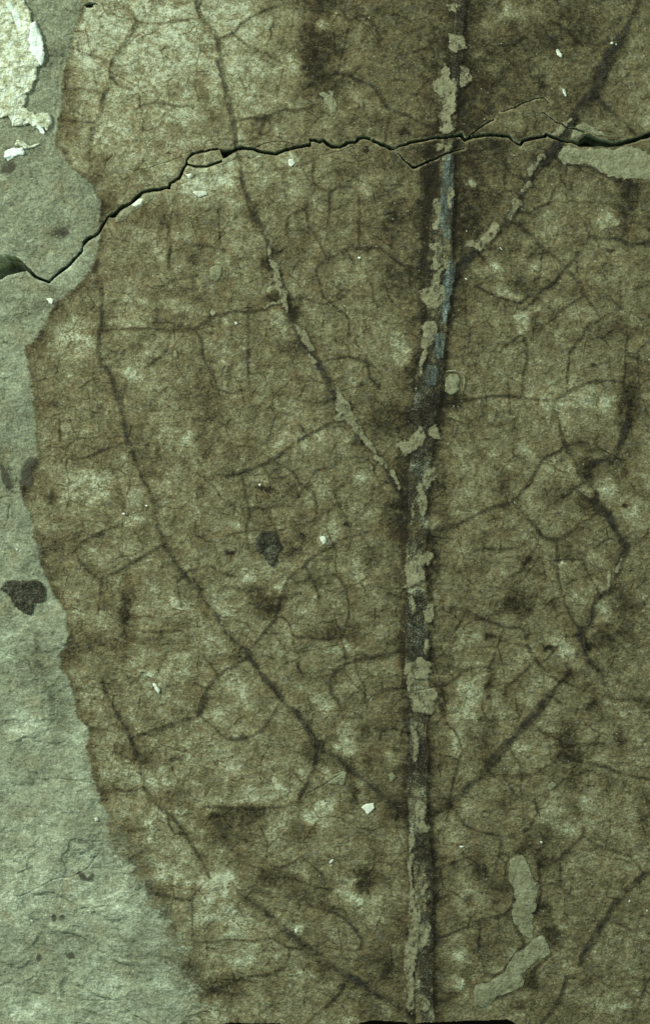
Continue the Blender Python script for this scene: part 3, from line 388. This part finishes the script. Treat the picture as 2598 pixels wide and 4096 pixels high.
def blade_mat():
    m = Mt('leaf_film'); bt, f1, f2 = bump_set(m, 1.3)
    g = m.noise(5, 2, .7); big = m.noise(420, 3, .55, off=2); mid = m.noise(75, 4, .65, 1.3, -.35, off=4); ver = m.noise(60, 3, .6, .5, 0, off=6); pit = m.mr(m.noise(9, 2, .6, 1.3, -.3, off=81), .64, .72)
    wsrc = m.warp(40, 16)
    v1 = m.mr(m.voro(135, src=wsrc, off=1.3), 0, .04, 1, 0); v2 = m.mr(m.voro(42, src=wsrc, off=3), 0, .07, 1, 0); v3 = m.mr(m.voro(17, src=wsrc), 0, .1, 1, 0)
    br = m.mr(m.noise(90, 3, .6, off=11), .42, .6); br2 = m.mr(m.noise(50, 3, .6, off=21), .46, .62)
    vein = m.sum((m.math('MULTIPLY', v1, br), -.26, 0), (m.math('MULTIPLY', v2, br2), -.16, 0), (m.math('MULTIPLY', v3, br), -.05, 0))
    ab = m.mr(m.noise(120, 5, .7, 1.2, -.4, off=41), .55, .72); dk = m.mr(m.noise(140, 5, .7, .8, .1, off=51), .56, .74)
    rag = m.math('MULTIPLY_ADD', m.noise(24, 4, .7, 1.4, -.35, off=61), 2.2, -.1)
    t = m.sum((m.math('MULTIPLY', m.attr('tone'), rag), .66, 0), (big, .3, .5), (mid, .75, .5), (ver, .30, .5), (f2, .55, .5), (f1, .8, .5), (g, .62, .5), (ab, .13, 0), (dk, -.17, 0), (pit, -.16, 0))
    t = m.math('ADD', m.math('ADD', t, vein), .59, clamp=True)
    col = m.ramp(t, LEAF_RAMP)
    hue = m.noise(90, 6, .7, off=8); col = m.mix(m.math('MULTIPLY', m.mr(hue, .48, .68), .42), col, m.mix(t, (.05,.037,.016), (.23,.18,.09)))
    hue2 = m.noise(38, 4, .65, off=15); col = m.mix(m.math('MULTIPLY', m.mr(hue2, .54, .72), .4), col, m.mix(t, (.035,.04,.035), (.2,.235,.19)))
    og = m.mr(m.noise(18, 2, .5, off=31), .71, .76); col = m.mix(m.math('MULTIPLY', og, .45), col, (.26,.15,.055))
    sp = m.mr(m.noise(13, 2, .5, 2.2, -.3, off=7), .66, .72); col = m.mix(m.math('MULTIPLY', sp, .7), col, (.035,.028,.018))
    fw = m.mr(m.noise(10, 1, .5, off=17), .755, .79); col = m.mix(m.math('MULTIPLY', fw, .75), col, (.42,.48,.37))
    lip = m.math('MULTIPLY', m.attr('lip'), m.mr(m.noise(22, 3, .6, off=3), .35, .6)); col = m.mix(m.math('MULTIPLY', lip, .75), col, (.34,.31,.18))
    a = m.mr(m.math('ADD', m.attr('edge'), m.sum((m.noise(10, 3, .6, off=5), .8, .5), (m.noise(36, 4, .65, 1.6, -.4, off=6), .9, .5))), .22, .78)
    return m.finish(col, bt, .72, alpha=a)
def film_mat(name, stops, soft=(.15,.75), dens=1.0, nz=.8, nsize=9, st=1.0, ang=0.0, tone=(.5,.5,.4), holes=None, bump=1.0, specks=0.0, rough=.8, spec=.1, grain=0.0, secs=False):
    m = Mt(name); bt, f1, f2 = bump_set(m, bump)
    t = m.math('ADD', m.sum((m.noise(34, 4, .7, st, ang, off=2), tone[1]*2.2, .5), (m.noise(7, 3, .7, st, ang, off=3), tone[2]*2.2, .5), (f1, .9, .5)), tone[0], clamp=True)
    col = m.ramp(t, stops)
    if specks: col = m.mix(m.math('MULTIPLY', m.mr(m.noise(7, 1, .5, off=23), .68, .74), specks), col, (.25,.32,.32))
    a = m.mr(m.math('ADD', m.attr('a'), m.sum((m.noise(nsize, 3, .65, st, ang, off=5), nz, .5))), *soft)
    if holes:
        hn = m.noise(holes[0], 4, .7, holes[1], math.pi/2 if holes[1] > 1 else 0, off=12); a = m.math('MULTIPLY', a, m.mr(hn, holes[2], holes[3], holes[4] if len(holes) > 4 else .1, 1.0))
    if secs:      # vertical shreds, denser or sparser along the rib
        sn = m.math('ADD', m.sum((m.noise(13, 3, .7, 7, math.pi/2-.03, off=12), 1.7, .5), (m.noise(42, 4, .7, 1.8, math.pi/2, off=14), 1.6, .5), (m.noise(7, 2, .6, off=15), .8, .5)), m.attr('sec'))
        a = m.math('MULTIPLY', a, m.mr(sn, .44, .60, .05, 1.0))
    if grain: a = m.math('MULTIPLY', a, m.mr(m.noise(5, 2, .7, off=71), .5-grain, .5+.06, .25, 1.0))
    a = m.math('MULTIPLY', a, dens)
    return m.finish(col, bt, rough, alpha=a, spec=spec)
M_rock = rock_mat(); M_blade = blade_mat()
VD = [(0, (.018,.017,.013)), (.5, (.042,.041,.032)), (1, (.12,.12,.09))]
M_vein = film_mat('carbon_vein', VD, soft=(.15,1.0), dens=.82, nz=1.2, tone=(.42,.3,.3), holes=(80,1.0,.39,.58,.18), grain=.10)
M_side = film_mat('carbon_side_vein', [(0, (.014,.013,.010)), (.5, (.030,.030,.025)), (1, (.12,.13,.11))], soft=(.12,.95), dens=.86, nz=1.7, nsize=12, tone=(.43,.6,.55), holes=(55,1.0,.39,.56,.16), specks=.5, grain=.12)
M_mid = film_mat('carbon_midrib', [(0, (.008,.007,.006)), (.45, (.022,.020,.016)), (.8, (.07,.075,.066)), (1, (.2,.23,.21))], soft=(.15,.8), dens=.95, nz=1.8, nsize=14, st=4, ang=math.pi/2-.05, tone=(.27,.6,.6), secs=True, specks=.7, spec=.12, rough=.7, grain=.06)
M_bare = film_mat('bare_shale', [(0, (.09,.082,.046)), (.45, (.20,.198,.12)), (1, (.36,.39,.27))], soft=(.2,.9), nz=2.0, nsize=11, tone=(.50,.4,.35), bump=1.0, dens=.92, holes=(24,1.5,.38,.47,.2))
M_blue = film_mat('bluish_film', [(0, (.022,.026,.023)), (.4, (.085,.11,.098)), (.75, (.19,.255,.235)), (1, (.38,.48,.44))], soft=(.2,.8), dens=.95, nz=1.2, nsize=18, st=3.0, ang=math.pi/2-.05, tone=(.48,.6,.5), holes=(13,6,.38,.53,.2), grain=.1)
M_cast = film_mat('pale_cast', [(0, (.11,.107,.062)), (.5, (.22,.232,.145)), (1, (.38,.42,.30))], soft=(.35,.6), nz=1.0, nsize=12, tone=(.45,.6,.45), bump=1.2, dens=.94)
M_crust = film_mat('white_crust', [(0, (.13,.13,.075)), (.3, (.30,.32,.20)), (.6, (.50,.56,.42)), (1, (.72,.86,.78))], soft=(.3,.6), nz=1.0, nsize=24, tone=(.60,.9,.4), bump=2.0)
M_scab = film_mat('white_scab', [(0, (.45,.52,.43)), (.5, (.66,.80,.74)), (1, (.8,.93,.88))], soft=(.3,.6), nz=.8, nsize=14, tone=(.5,.5,.3), bump=1.2)
M_carbon = film_mat('dark_granular', [(0, (.014,.013,.009)), (.5, (.045,.046,.032)), (1, (.16,.17,.12))], soft=(.3,.7), nz=1.0, nsize=12, tone=(.50,.6,.8), dens=.93, bump=2.6, holes=(30,1.0,.28,.40,.3))
M_blotch = film_mat('faint_blotch', [(0, (.03,.03,.022)), (1, (.11,.11,.08))], soft=(.2,.9), nz=1.2, nsize=14, dens=.72)
M_fleck = film_mat('white_grain', [(0, (.42,.48,.38)), (1, (.78,.86,.76))], soft=(.3,.6), nz=.5, nsize=6, tone=(.5,.4,.3))
mt = Mt('dark_cloth'); M_cloth = mt.finish(mt.ramp(mt.noise(60, 3), [(0, (.006,.005,.003)), (1, (.016,.013,.008))]), [], .95)

# ------------------------------------------------------------------ the surface below and the rock slab
def box_sheet(name, x0, x1, y0, y1, z, mat):
    X, Y = np.meshgrid(np.linspace(x0, x1, 40), np.linspace(y0, y1, 40)); Z = np.full(X.shape, z) + (fbm(X, Y, 800, 3, 3)-.5)*20
    return quadmesh(name, X, Y, Z, np.ones((39,39), bool), mat)
tag(box_sheet('table', -6000, 8600, -5000, 9000, -330, M_cloth), kind='structure')

rt = np.zeros(GX.shape, np.float32)
BX = GX + WX*3.0 + (fbm(GX, GY, 16, 3, 81)-.5)*22; BY = GY + WY*3.0 + (fbm(GX, GY, 16, 3, 82)-.5)*22
def add_tones(arr, lst, X, Y):
    for x, y, rx, ry, a in lst:
        m = 2.6
        i0, i1 = np.searchsorted(ax, [x-m*rx-20, x+m*rx+20]); j0, j1 = np.searchsorted(ay, [y-m*ry-20, y+m*ry+20])
        if i1 <= i0 or j1 <= j0: continue
        d = ((X[j0:j1, i0:i1]-x)/rx)**2 + ((Y[j0:j1, i0:i1]-y)/ry)**2
        arr[j0:j1, i0:i1] += a*np.exp(-np.power(d, 1.25)*.8)
add_tones(rt, parse_tones(ROCKT), BX, BY)
rt += sstep(700, 0, GY)*.0 + sstep(2200, 3600, GY)*.38 - .1*sstep(1000, 1200, GY)*sstep(2000, 1500, GY)
rt += .6*np.exp(-(csd.clip(0)/7)**2)
deep = off & np.roll(off, 3, 0)
q = ~anyface(deep)
def skirt(q_, co):
    return q_, co
slab = quadmesh('rock_slab', GX, GY, Hh, q, M_rock, attrs={'tone': rt})
tag(slab, kind='structure')
# side walls of the slab (left, top, right) down to the table
def wall(name, xs, ys, n=8):
    zt = samp(Hh, np.array(xs), np.array(ys)); zz = np.linspace(0, 1, n)[:, None]
    X = np.tile(np.array(xs, float), (n, 1)); Y = np.tile(np.array(ys, float), (n, 1)); Z = zt[None]*(1-zz) + (-335)*zz
    return quadmesh(name, X, Y, Z, np.ones((n-1, len(xs)-1), bool), M_rock, parent=slab, attrs={'tone': np.zeros(X.shape)})
ye = 4100
wall('slab_side', [ax[0]]*200, np.linspace(ay[0], ye, 200)); wall('slab_side', [ax[-1]]*200, np.linspace(ay[0], ye, 200)); wall('slab_side', np.linspace(ax[0], ax[-1], 200), [ay[0]]*200)

# ------------------------------------------------------------------ the fossil leaf
leaf = bpy.data.objects.new('fossil_leaf', None); C.objects.link(leaf); leaf.empty_display_size = .02
leaf.location = (wx(1750), wy(4050), 0.0)
tag(leaf, 'large brown fossil leaf with dark branching veins pressed on pale rock, cut by a crack', 'fossil leaf')
LT = np.zeros(GX.shape, np.float32)
add_tones(LT, parse_tones(TONES), BX, BY)
LT *= .5 + 1.0*fbm(GX, GY, 34, 4, 44, rough=.65)
LT = np.where(LT > 0, .42*np.tanh(LT/.42), .75*np.tanh(LT/.75))
allv = np.full(GX.shape, 90, np.float32)
def taper(s, k=1.0, a=.5, b=.25):
    p = P(s); p[:,2] *= k*(.8+.4*np.abs(np.sin(np.arange(len(p))*2.3+len(p)))); p[0,2] *= a; p[-1,2] *= b; return smooth(p)
def jitter(p, k, amp):
    return p
KS = [.75, .55, .75, .62, 1.0, .7, .66, .85, .5]
side_p = [taper(s, KS[i]) for i, s in enumerate(SIDE)]; cross_p = [taper(s, .66, .6, .35) for s in CROSS]
_all = side_p + cross_p + [smooth(P(MIDRIB))]
def join(i, p):                                   # run loose vein ends on into the nearest vein
    for end in (0, -1):
        e = p[end]; best = (95.0, None)
        k_ = min(3, len(p)-1); inner = p[k_] if end == 0 else p[-1-k_]
        dr = e[:2]-inner[:2]
        dn = np.linalg.norm(dr)+1e-6
        for j, q_ in enumerate(_all):
            if j == i: continue
            d = q_[:,:2]-e[:2]; L = np.hypot(d[:,0], d[:,1]); c = (d@dr)/(L*dn+1e-6)
            L2 = np.where((c > .35) | (L < 14), L, 999); k = L2.argmin()
            if L2[k] < best[0]: best = (L2[k], q_[k])
        if best[1] is not None and best[0] > 4:
            mid_ = (e+best[1])/2; mid_[:2] += (dr/dn)*best[0]*.12; mid_[2] = 3.5; t_ = best[1].copy(); t_[2] = 3.0
            p = np.vstack([[t_, mid_], p]) if end == 0 else np.vstack([p, [mid_, t_]])
    return p
cross_p = [join(len(side_p)+i, p) for i, p in enumerate(cross_p)]; mid_p = smooth(P(MIDRIB))
for p in side_p: seg_update(allv, ax, ay, GX+WX*.5, GY+WY*.5, p, 60)
cv = np.full(GX.shape, 90, np.float32)
for p in cross_p: seg_update(cv, ax, ay, GX+WX*.5, GY+WY*.5, p, 36)
mv = np.full(GX.shape, 200, np.float32)
seg_update(mv, ax, ay, GX+WX*.5, GY+WY*.5, mid_p, 160)
n1 = fbm(GX, GY, 55, 3, 45)
LT -= (.20*np.exp(-(allv.clip(0)/9)**2) + .09*np.exp(-(allv.clip(0)/30)**2))*(.4+1.1*n1)
LT -= (.20*np.exp(-(cv.clip(0)/5)**2) + .05*np.exp(-(cv.clip(0)/22)**2))*(.4+1.1*n1)
LT -= (.35*np.exp(-(mv.clip(0)/20)**2) + .22*np.exp(-(mv.clip(0)/80)**2))*(.3+1.3*n1)
LT += .75*sstep(0, -8, mv)
LT -= .22*np.exp(-((msd-10)/16)**2)*(.3+1.3*n1)*sstep(3300,3000,GY)
LT += .30*sstep(1300, 300, GY)*sstep(1350, 700, GX) - .20*sstep(900, 1700, GX)*sstep(1700, 500, GY) - .06 + .16*sstep(1500, 3600, GY)*sstep(1500, 700, GX) + .05
lip = np.exp(-(csd.clip(0)/6.0)**2) * (.55+.45*(fbm(GX, GY, 40, 2, 50) > .45))
edge = np.clip((msd+8)/26, 0, 1)
lowfade = .25 + .75*sstep(3000, 3600, GY)
edge = edge*(1-lowfade) + lowfade*np.clip((msd+70+110*(fbm(GX, GY, 70, 4, 95)-.5))/230, 0, 1)
lm = (msd > -8-70*lowfade) & (crack < .35) & ~off
blade_h = .8 + 2.0*np.clip((msd+6)/24, 0, 1)*(1-.6*sstep(2900, 3500, GY))
blade_h = blade_h + 2.6*np.exp(-(allv.clip(0)/7)**2) + 1.3*np.exp(-(cv.clip(0)/5)**2) + 2.2*sstep(14, -10, mv)
ZB = Hh + blade_h
blade = quadmesh('leaf_blade', GX, GY, ZB, face(lm), M_blade, parent=leaf, attrs={'tone': LT, 'lip': lip, 'edge': edge})
ZTOP = np.where(lm, ZB, Hh).astype(np.float32)
CR = crack.astype(np.float32); OFF = off.astype(np.float32)

seedc = [100]
def film(name, prims, mat, parent=None, step=2.0, rough=3.0, rsize=14, soft=6.0, fringe=5.0, h0=1.3, h1=1.5, dome=10.0, wig=5.0, wsize=30, top=True, st=1.0, ang=0.0, loc='c', secf=None):
    """a thin body laid on the relief: prims = ('l'|'p', traced string or array)"""
    seedc[0] += 7; sd_ = seedc[0]
    ps = [(k, (smooth(P(s)) if k == 'l' else P(s)) if isinstance(s, str) else s) for k, s in prims]
    pad = fringe + rough + wig + 6
    x0 = min((p[:,0]-p[:,2]/2*(k == 'l')).min() for k, p in ps)-pad; x1 = max((p[:,0]+p[:,2]/2*(k == 'l')).max() for k, p in ps)+pad
    y0 = min((p[:,1]-p[:,2]/2*(k == 'l')).min() for k, p in ps)-pad; y1 = max((p[:,1]+p[:,2]/2*(k == 'l')).max() for k, p in ps)+pad
    x0 = max(x0, ax[0]+3); x1 = min(x1, ax[-1]-3); y0 = max(y0, ay[0]+3); y1 = min(y1, 4104)
    xs = np.arange(x0, x1, step); ys = np.arange(y0, y1, step)
    if len(xs) < 3 or len(ys) < 3: return None
    X, Y = np.meshgrid(xs, ys)
    sd = np.full(X.shape, 999.0, np.float32)
    for k, p in ps:
        if k == 'l': seg_update(sd, xs, ys, X, Y, p, pad)
    if any(k == 'p' for k, p in ps):
        for k, p in ps:
            if k == 'p': sd = np.minimum(sd, poly_sd(X, Y, p))
    near = sd < pad
    if wig:
        Xw = X + (fbm(X, Y, wsize, 3, sd_)-.5)*2*wig; Yw = Y + (fbm(X, Y, wsize, 3, sd_+1)-.5)*2*wig
        sd = np.full(X.shape, 999.0, np.float32)
        for k, p in ps:
            if k == 'l': seg_update(sd, xs, ys, Xw, Yw, p, pad)
            else: sd = np.minimum(sd, poly_sd(Xw, Yw, p))
    sd = sd + rough*2*(fbm(X, Y, rsize, 3, sd_+2, ang=ang, stretch=st, rough=.6)-.5)
    keep = face((sd < fringe) & near) & ~anyface((samp(CR, X, Y) > .3) | (samp(OFF, X, Y) > .2))
    a = np.clip((fringe-sd)/(fringe+soft), 0, 1)
    Z = samp(ZTOP if top else Hh, X, Y) + h0 + h1*sstep(0, 1, np.clip((fringe-sd)/dome, 0, 1))
    at_ = {'a': a}
    if secf: at_['sec'] = secf(X, Y)
    return quadmesh(name, X, Y, Z, keep, mat, parent=parent, attrs=at_, loc=loc)

SEC = np.array([(-200,.8),(0,.7),(60,.95),(120,.6),(200,.95),(310,.95),(340,.5),(540,.45),(600,.5),(900,.5),(1100,.5),(1350,.6),(1450,.75),(1500,1.0),(1720,1.0),(1800,.85),(1900,.65),(2100,.62),(2180,.7),(2250,.35),(2340,.35),(2390,.85),(2450,.75),(2500,.95),(2640,1.0),(2665,.25),(2800,.4),(2930,.55),(3040,.8),(3100,.85),(3160,.4),(3300,.6),(3480,.6),(3640,.45),(3720,.6),(3850,.65),(4000,.45),(4200,.5)])
def secf(X, Y):
    mx = np.interp(Y, mid_p[:,1], mid_p[:,0])
    return np.interp(Y, SEC[:,0], SEC[:,1]) + sstep(3150, 3350, Y)*np.clip((X-mx)/40, -1, 1)*.25 - sstep(1000, 700, Y)*np.clip((mx-X)/30, -1, 1)*.2
mid = film('midrib', [('l', MIDRIB)], M_mid, leaf, secf=secf, rough=9, rsize=22, soft=8, fringe=7, h0=3.2, h1=2.5, dome=25, wig=6, ang=math.pi/2, st=3.0)
sides = [film('side_vein', [('l', p)], M_side, leaf, rough=4, rsize=20, soft=8, fringe=6, h0=2.2, h1=1.0, wig=5) for p in side_p]
for s in BLUE_MID: film('bluish_film', [('l', s)], M_blue, mid, rough=9, rsize=24, soft=8, fringe=6, h0=5.8, h1=.8, wig=6, ang=math.pi/2, st=2.5)
for k, s in BARE_MID: film('bare_patch', [(k, s)], M_bare, mid, rough=15, rsize=30, soft=9, fringe=4, h0=7.0, h1=.6, wig=12, wsize=26, ang=math.pi/2, st=1.6)
for i, k, s in BARE_SIDE: film('bare_patch', [(k, s)], M_bare, sides[i], rough=8, rsize=18, soft=7, fringe=4, h0=4.6, h1=.7, wig=7)
pl = sorted(cross_p, key=lambda p: -np.hypot(np.diff(p[:,0]), np.diff(p[:,1])).sum()*p[:,2].mean())
for p in pl[:99]: film('cross_vein', [('l', p)], M_vein, leaf, rough=3.0, rsize=12, soft=5, fringe=5, h0=1.4, h1=.8, wig=4.5, wsize=24)
rest = film('veinlet', [('l', p) for p in pl[99:]], M_vein, leaf, rough=3.0, rsize=12, soft=5, fringe=5, h0=1.4, h1=.8, wig=4.5, wsize=24)
if rest: rest['kind'] = 'stuff'

# ------------------------------------------------------------------ things lying on the rock and the leaf
crust = film('mineral_crust', [('p', 'A -220,-220 150,-220 150,0 230,70 240,150 285,250 295,370 280,440 240,445 245,540 215,600 175,640 170,720 240,760 350,750 355,850 300,890 255,865 200,840 80,862 40,800 -220,700')], M_crust, rough=14, rsize=40, soft=6, fringe=3, h0=1.5, h1=9, dome=10, wig=10, top=False)
tag(crust, 'thick white and cream mineral crust in the upper left corner of the rock', 'mineral crust')
film('white_scab', [('p', 'A 205,160 240,155 265,210 292,260 302,370 285,442 262,420 230,380 200,330')], M_scab, crust, rough=6, rsize=18, h0=9, h1=6, dome=14, top=False)
film('white_scab', [('l', 'A 60,30,26 110,120,30 130,180,16')], M_scab, crust, rough=12, rsize=30, h0=9, h1=2, top=False)
film('white_scab', [('l', 'A 265,860,10 285,885,16 300,900,6')], M_scab, crust, rough=5, rsize=14, h0=9, h1=2, top=False)
for s, lab in [('A 100,985 120,945 160,950 205,990 285,960 240,995 180,1015 150,990', 'thin ragged white crust flake between the big crust and the rounded flake'), ('A 35,1020 90,1005 165,1005 160,1050 110,1065 60,1088 30,1075', 'small rounded white crust flake, lowest below the big corner crust')]:
    tag(film('crust_flake', [('p', s)], M_crust if 'ragged' in lab else M_scab, rough=6, rsize=18, soft=3, fringe=3, h0=1.5, h1=6, dome=8, wig=6, top=False), lab, 'crust flake', 'crust flakes below the corner crust')

carb = [('G 0,1290 45,1222 150,1228 230,1215 305,1250 318,1300 300,1360 230,1385 215,1450 175,1460 140,1440 100,1400 70,1330', 'large ragged black carbon patch on the bare rock at the left edge', False),
        ('H 300,935 340,900 400,880 450,925 465,1000 440,1060 425,1140 370,1110 340,1050 285,1010', 'rough dark granular patch on the leaf left of the midrib, standing alone', True)]
for s, lab, tp in carb: tag(film('carbon_patch', [('p', s)], M_carbon, rough=8, rsize=22, soft=5, fringe=4, h0=2.6, h1=4, wig=7, top=tp), lab, 'carbon patch', 'dark carbon patches')
bl = [('A 30,1150,30 70,1140,36 100,1120,14 M 3000,0,1', 'grey smudge on the rock just below the white crust flakes'), ('D 395,210,16 430,215,34 450,225,14', 'brown star shaped smudge on the rock above the crack'), ('G 5,440,16 30,510,26 60,570,40', 'blue grey smudge on the rock at the left picture edge'),
      ('M 535,500,14 560,515,26 600,540,18 625,510,20 620,550,14', 'speckled grey double spot on the rock below the hairline crack'), ('M 365,800,24 390,810,10 430,800,14', 'small elongated grey spot on the rock beside a white grain'), ('M 270,1070,26 255,1095,18', 'oval dark grey spot on the rock, left of the round brown spot'), ('M 465,1055,24 490,1065,26', 'round brown spot on the rock near the bottom left'), ('M 480,635,7 492,655,9', 'tiny dark grey spot on the rock under the double spot'), ('G 200,420,40 175,500,50 190,560,44', 'dark rounded stain on the bulging left margin of the leaf')]
for s, lab in bl:
    s = s.replace(' M 3000,0,1', '')
    tag(film('rock_smudge', [('l', s)], M_blotch, rough=8, rsize=18, soft=8, fringe=5, h0=2.2 if 'margin' in lab else 1.6, h1=.5, wig=6, top='margin' in lab), lab, 'smudge', 'dark smudges on the rock')

casts = [([('l', 'O 635,440,76 650,530,80 680,600,88 680,700,82 660,780,78 680,860,58 700,925,26')], 'long upright pale rock cast at lower right, upper of the two bean shapes'),
         ([('p', 'O 705,985 740,935 790,925 825,970 842,1035 800,1075 740,1110 690,1150 665,1200 660,1270 600,1310 500,1330 440,1380 400,1405 345,1385 325,1320 345,1265 420,1240 490,1205 550,1185 565,1130 610,1060 670,1010')], 'slanting pale rock cast at lower right, lower of the two bean shapes'),
         ([('p', 'B 722,635 750,620 770,640 790,650 790,622 822,628 836,690 832,770 792,775 785,705 752,705 755,670')], 'pale notched rock window below the dark blotch and above the crack'),
         ([('p', 'C 900,1060 920,1010 975,985 1100,1003 1250,1012 1400,988 1450,1005 1527,1060 1640,1080 1640,1235 1527,1228 1400,1215 1250,1195 1170,1140 1100,1108 1000,1113 930,1108')], 'broad pale rock lens just below the dark hole in the crack'),
         ([('p', 'C 1000,865 1060,828 1150,875 1255,928 1215,935 1150,908 1100,893 1060,925 1030,950 990,930')], 'narrow cream rock lip arching over the dark hole in the crack'),
         ([('p', 'A 770,1480 830,1420 920,1370 1010,1300 1060,1310 1030,1350 960,1400 900,1430 850,1480 790,1500')], 'pale chipped rock sliver just under the crack at the leaf margin'),
         ([('p', 'B 75,1085 140,1045 300,1035 330,1052 270,1072 160,1062 100,1100 60,1130')], 'pale chipped lip under the triangular gap in the crack')]
for pr, lab in casts: tag(film('pale_cast', pr, M_cast, rough=7, rsize=18, soft=3, fringe=3, h0=2.2, h1=2.5, dome=20, wig=9, top=True), lab, 'rock cast', 'pale rock casts in the leaf')
disc = [('F 140,1210 175,1185 225,1190 240,1220 225,1260 240,1285 210,1310 180,1328 140,1300', 'round pale bare spot with a curved rim right of the dark midrib'), ('D 1430,460 1465,437 1500,450 1507,490 1490,530 1460,550 1430,535 1422,495', 'oval grey pale spot alone in the upper left of the leaf'), ('D 1420,755 1445,742 1467,760 1460,780 1435,785', 'tiny pale spot on the cross vein below the oval spot'), ('D 1178,1025 1195,1020 1208,1050 1200,1078 1182,1060', 'narrow pale grey spot between two cross veins at left'),
        ('L 840,1240 865,1232 888,1250 875,1270 850,1288 828,1275', 'bluish pale spot in the lower right part of the leaf'), ('K 1190,1185 1215,1165 1245,1195 1230,1215 1215,1235 1200,1215', 'four cornered pale spot just left of the lower midrib'), ('K 765,1215 800,1190 880,1162 910,1170 890,1255 840,1250 790,1245', 'bluish pale triangular spot crossed by a hairline'), ('E 930,1205 950,1200 963,1215 950,1232 932,1225', 'tiny round pale spot left of the midrib in the upper leaf'), ('E 1368,1270 1385,1265 1397,1285 1380,1298 1368,1290', 'small cream round spot touching the left side of the black midrib'), ('F 60,430 80,400 95,430 90,470 70,480', 'grey spot inside the pale loop of the midrib'), ('C 290,1235 315,1225 350,1250 345,1275 310,1275', 'pale blurred spot right of the upper midrib below the crack')]
for s, lab in disc:
    d = film('bare_spot', [('p', s)], M_cast, rough=2.5, rsize=14, soft=3, fringe=3, h0=6 if 'loop' in lab else 2.6, h1=3, dome=8, wig=3, top=True); tag(d, lab, 'pale spot', 'pale bare spots on the leaf')
    if 'curved rim' in lab: film('rim', [('l', 'F 150,1165,5 200,1160,7 245,1180,6 268,1215,7 262,1270,6 245,1300,4')], M_cast, d, rough=2, soft=2, fringe=2, h0=2.6, h1=4, dome=4, wig=3)

flk = [('K 1005,1405 1035,1385 1090,1378 1095,1410 1075,1435 1050,1455 1035,1430', 'brightest white triangular grain left of the lower midrib'), ('D 318,670 345,665 362,680 355,705 335,700', 'round white grain on the rock just outside the leaf margin'), ('J 1035,565 1055,565 1085,610 1080,635 1060,620', 'white slanting sliver in the left part of the leaf'), ('C 885,335 905,340 930,370 925,390 895,375', 'white oval grain between the midrib and the upper right vein'), ('A 1308,1308 1340,1300 1400,1300 1405,1325 1350,1340 1330,1325', 'ragged white grain cluster below the crack at the upper left'),
       ('A 890,1390 940,1350 975,1350 960,1385 920,1410', 'white crumbly grain on the pale sliver beside the crack'), ('B 515,1085 545,1078 562,1105 540,1130 515,1125', 'white soft grain just below the crack, left of the first loop vein'), ('H 725,930 760,925 775,950 755,978 735,960', 'white grain with a brown dot beside a pale ring'), ('F 270,530 282,533 288,545 278,545', 'tiny bright white sliver below the fork of the midrib'), ('F 505,322 520,332 540,345 520,340', 'tiny white dash right of the vein fork'), ('M 207,820 220,815 228,828 218,833', 'tiny white grain on the rock beside the elongated grey spot'),
       ('E 985,388 1000,386 1003,398 990,402', 'tiny white dot under the arching vein'), ('O 782,286 795,285 797,297 784,298', 'tiny white dot above the pale upright cast'), ('O 1380,682 1392,684 1390,698 1380,695', 'small pale grain right of the thick lower right vein'), ('O 1500,752 1512,752 1512,764 1500,764', 'tiny white dot at the right edge near the lower right vein'), ('G 830,770 845,765 855,775 840,780', 'tiny white grain beside the left lateral vein'), ('G 983,715 1000,712 1003,722 988,724', 'tiny white grain at the end of a pale scratch'), ('N 800,410 820,405 815,430 790,440', 'pale bluish grain left of the midrib near the brown stain'), ('C 1255,290 1265,283 1278,290 1270,303 1258,300', 'small pale round grain beside the upper right vein'), ('C 1290,297 1300,295 1303,305 1293,307', 'tiny white dot next to the round grain by the upper right vein'), ('G 108,1010 120,1008 124,1020 112,1022', 'tiny white dot on the rock above the black carbon patch'), ('E 148,830 160,828 166,840 152,844', 'tiny white grain in the leaf left of the broken pale vein'), ('H 312,570 325,565 330,580 318,585', 'tiny cream grain above the small dark slit'), ('C 930,600 945,605 962,650 950,655 938,630', 'pale upright grain in the speckled area left of the upper right vein'), ('C 1145,160 1150,158 1150,164 1146,165', 'minute pale grain near the top')]
flk += [('M 640,128 660,125 668,140 650,148', 'small white chip on the rock beside the lower leaf margin'), ('A 1260,1185 1300,1180 1312,1195 1285,1215', 'small white chip in the pale area under the upper left crack'), ('N 555,885 575,870 585,895 565,910', 'white grain touching the lowest left lateral vein'), ('O 236,318 255,312 262,325 245,330', 'small white grain right of the lower midrib')]
for s, lab in flk[:24] + flk[25:]:
    tag(film('mineral_grain', [('p', s)], M_fleck, step=1.3, rough=2.5, rsize=9, soft=2, fringe=2, h0=3.0, h1=3, dome=6, wig=2, top=True), lab, 'mineral grain', 'white mineral grains')
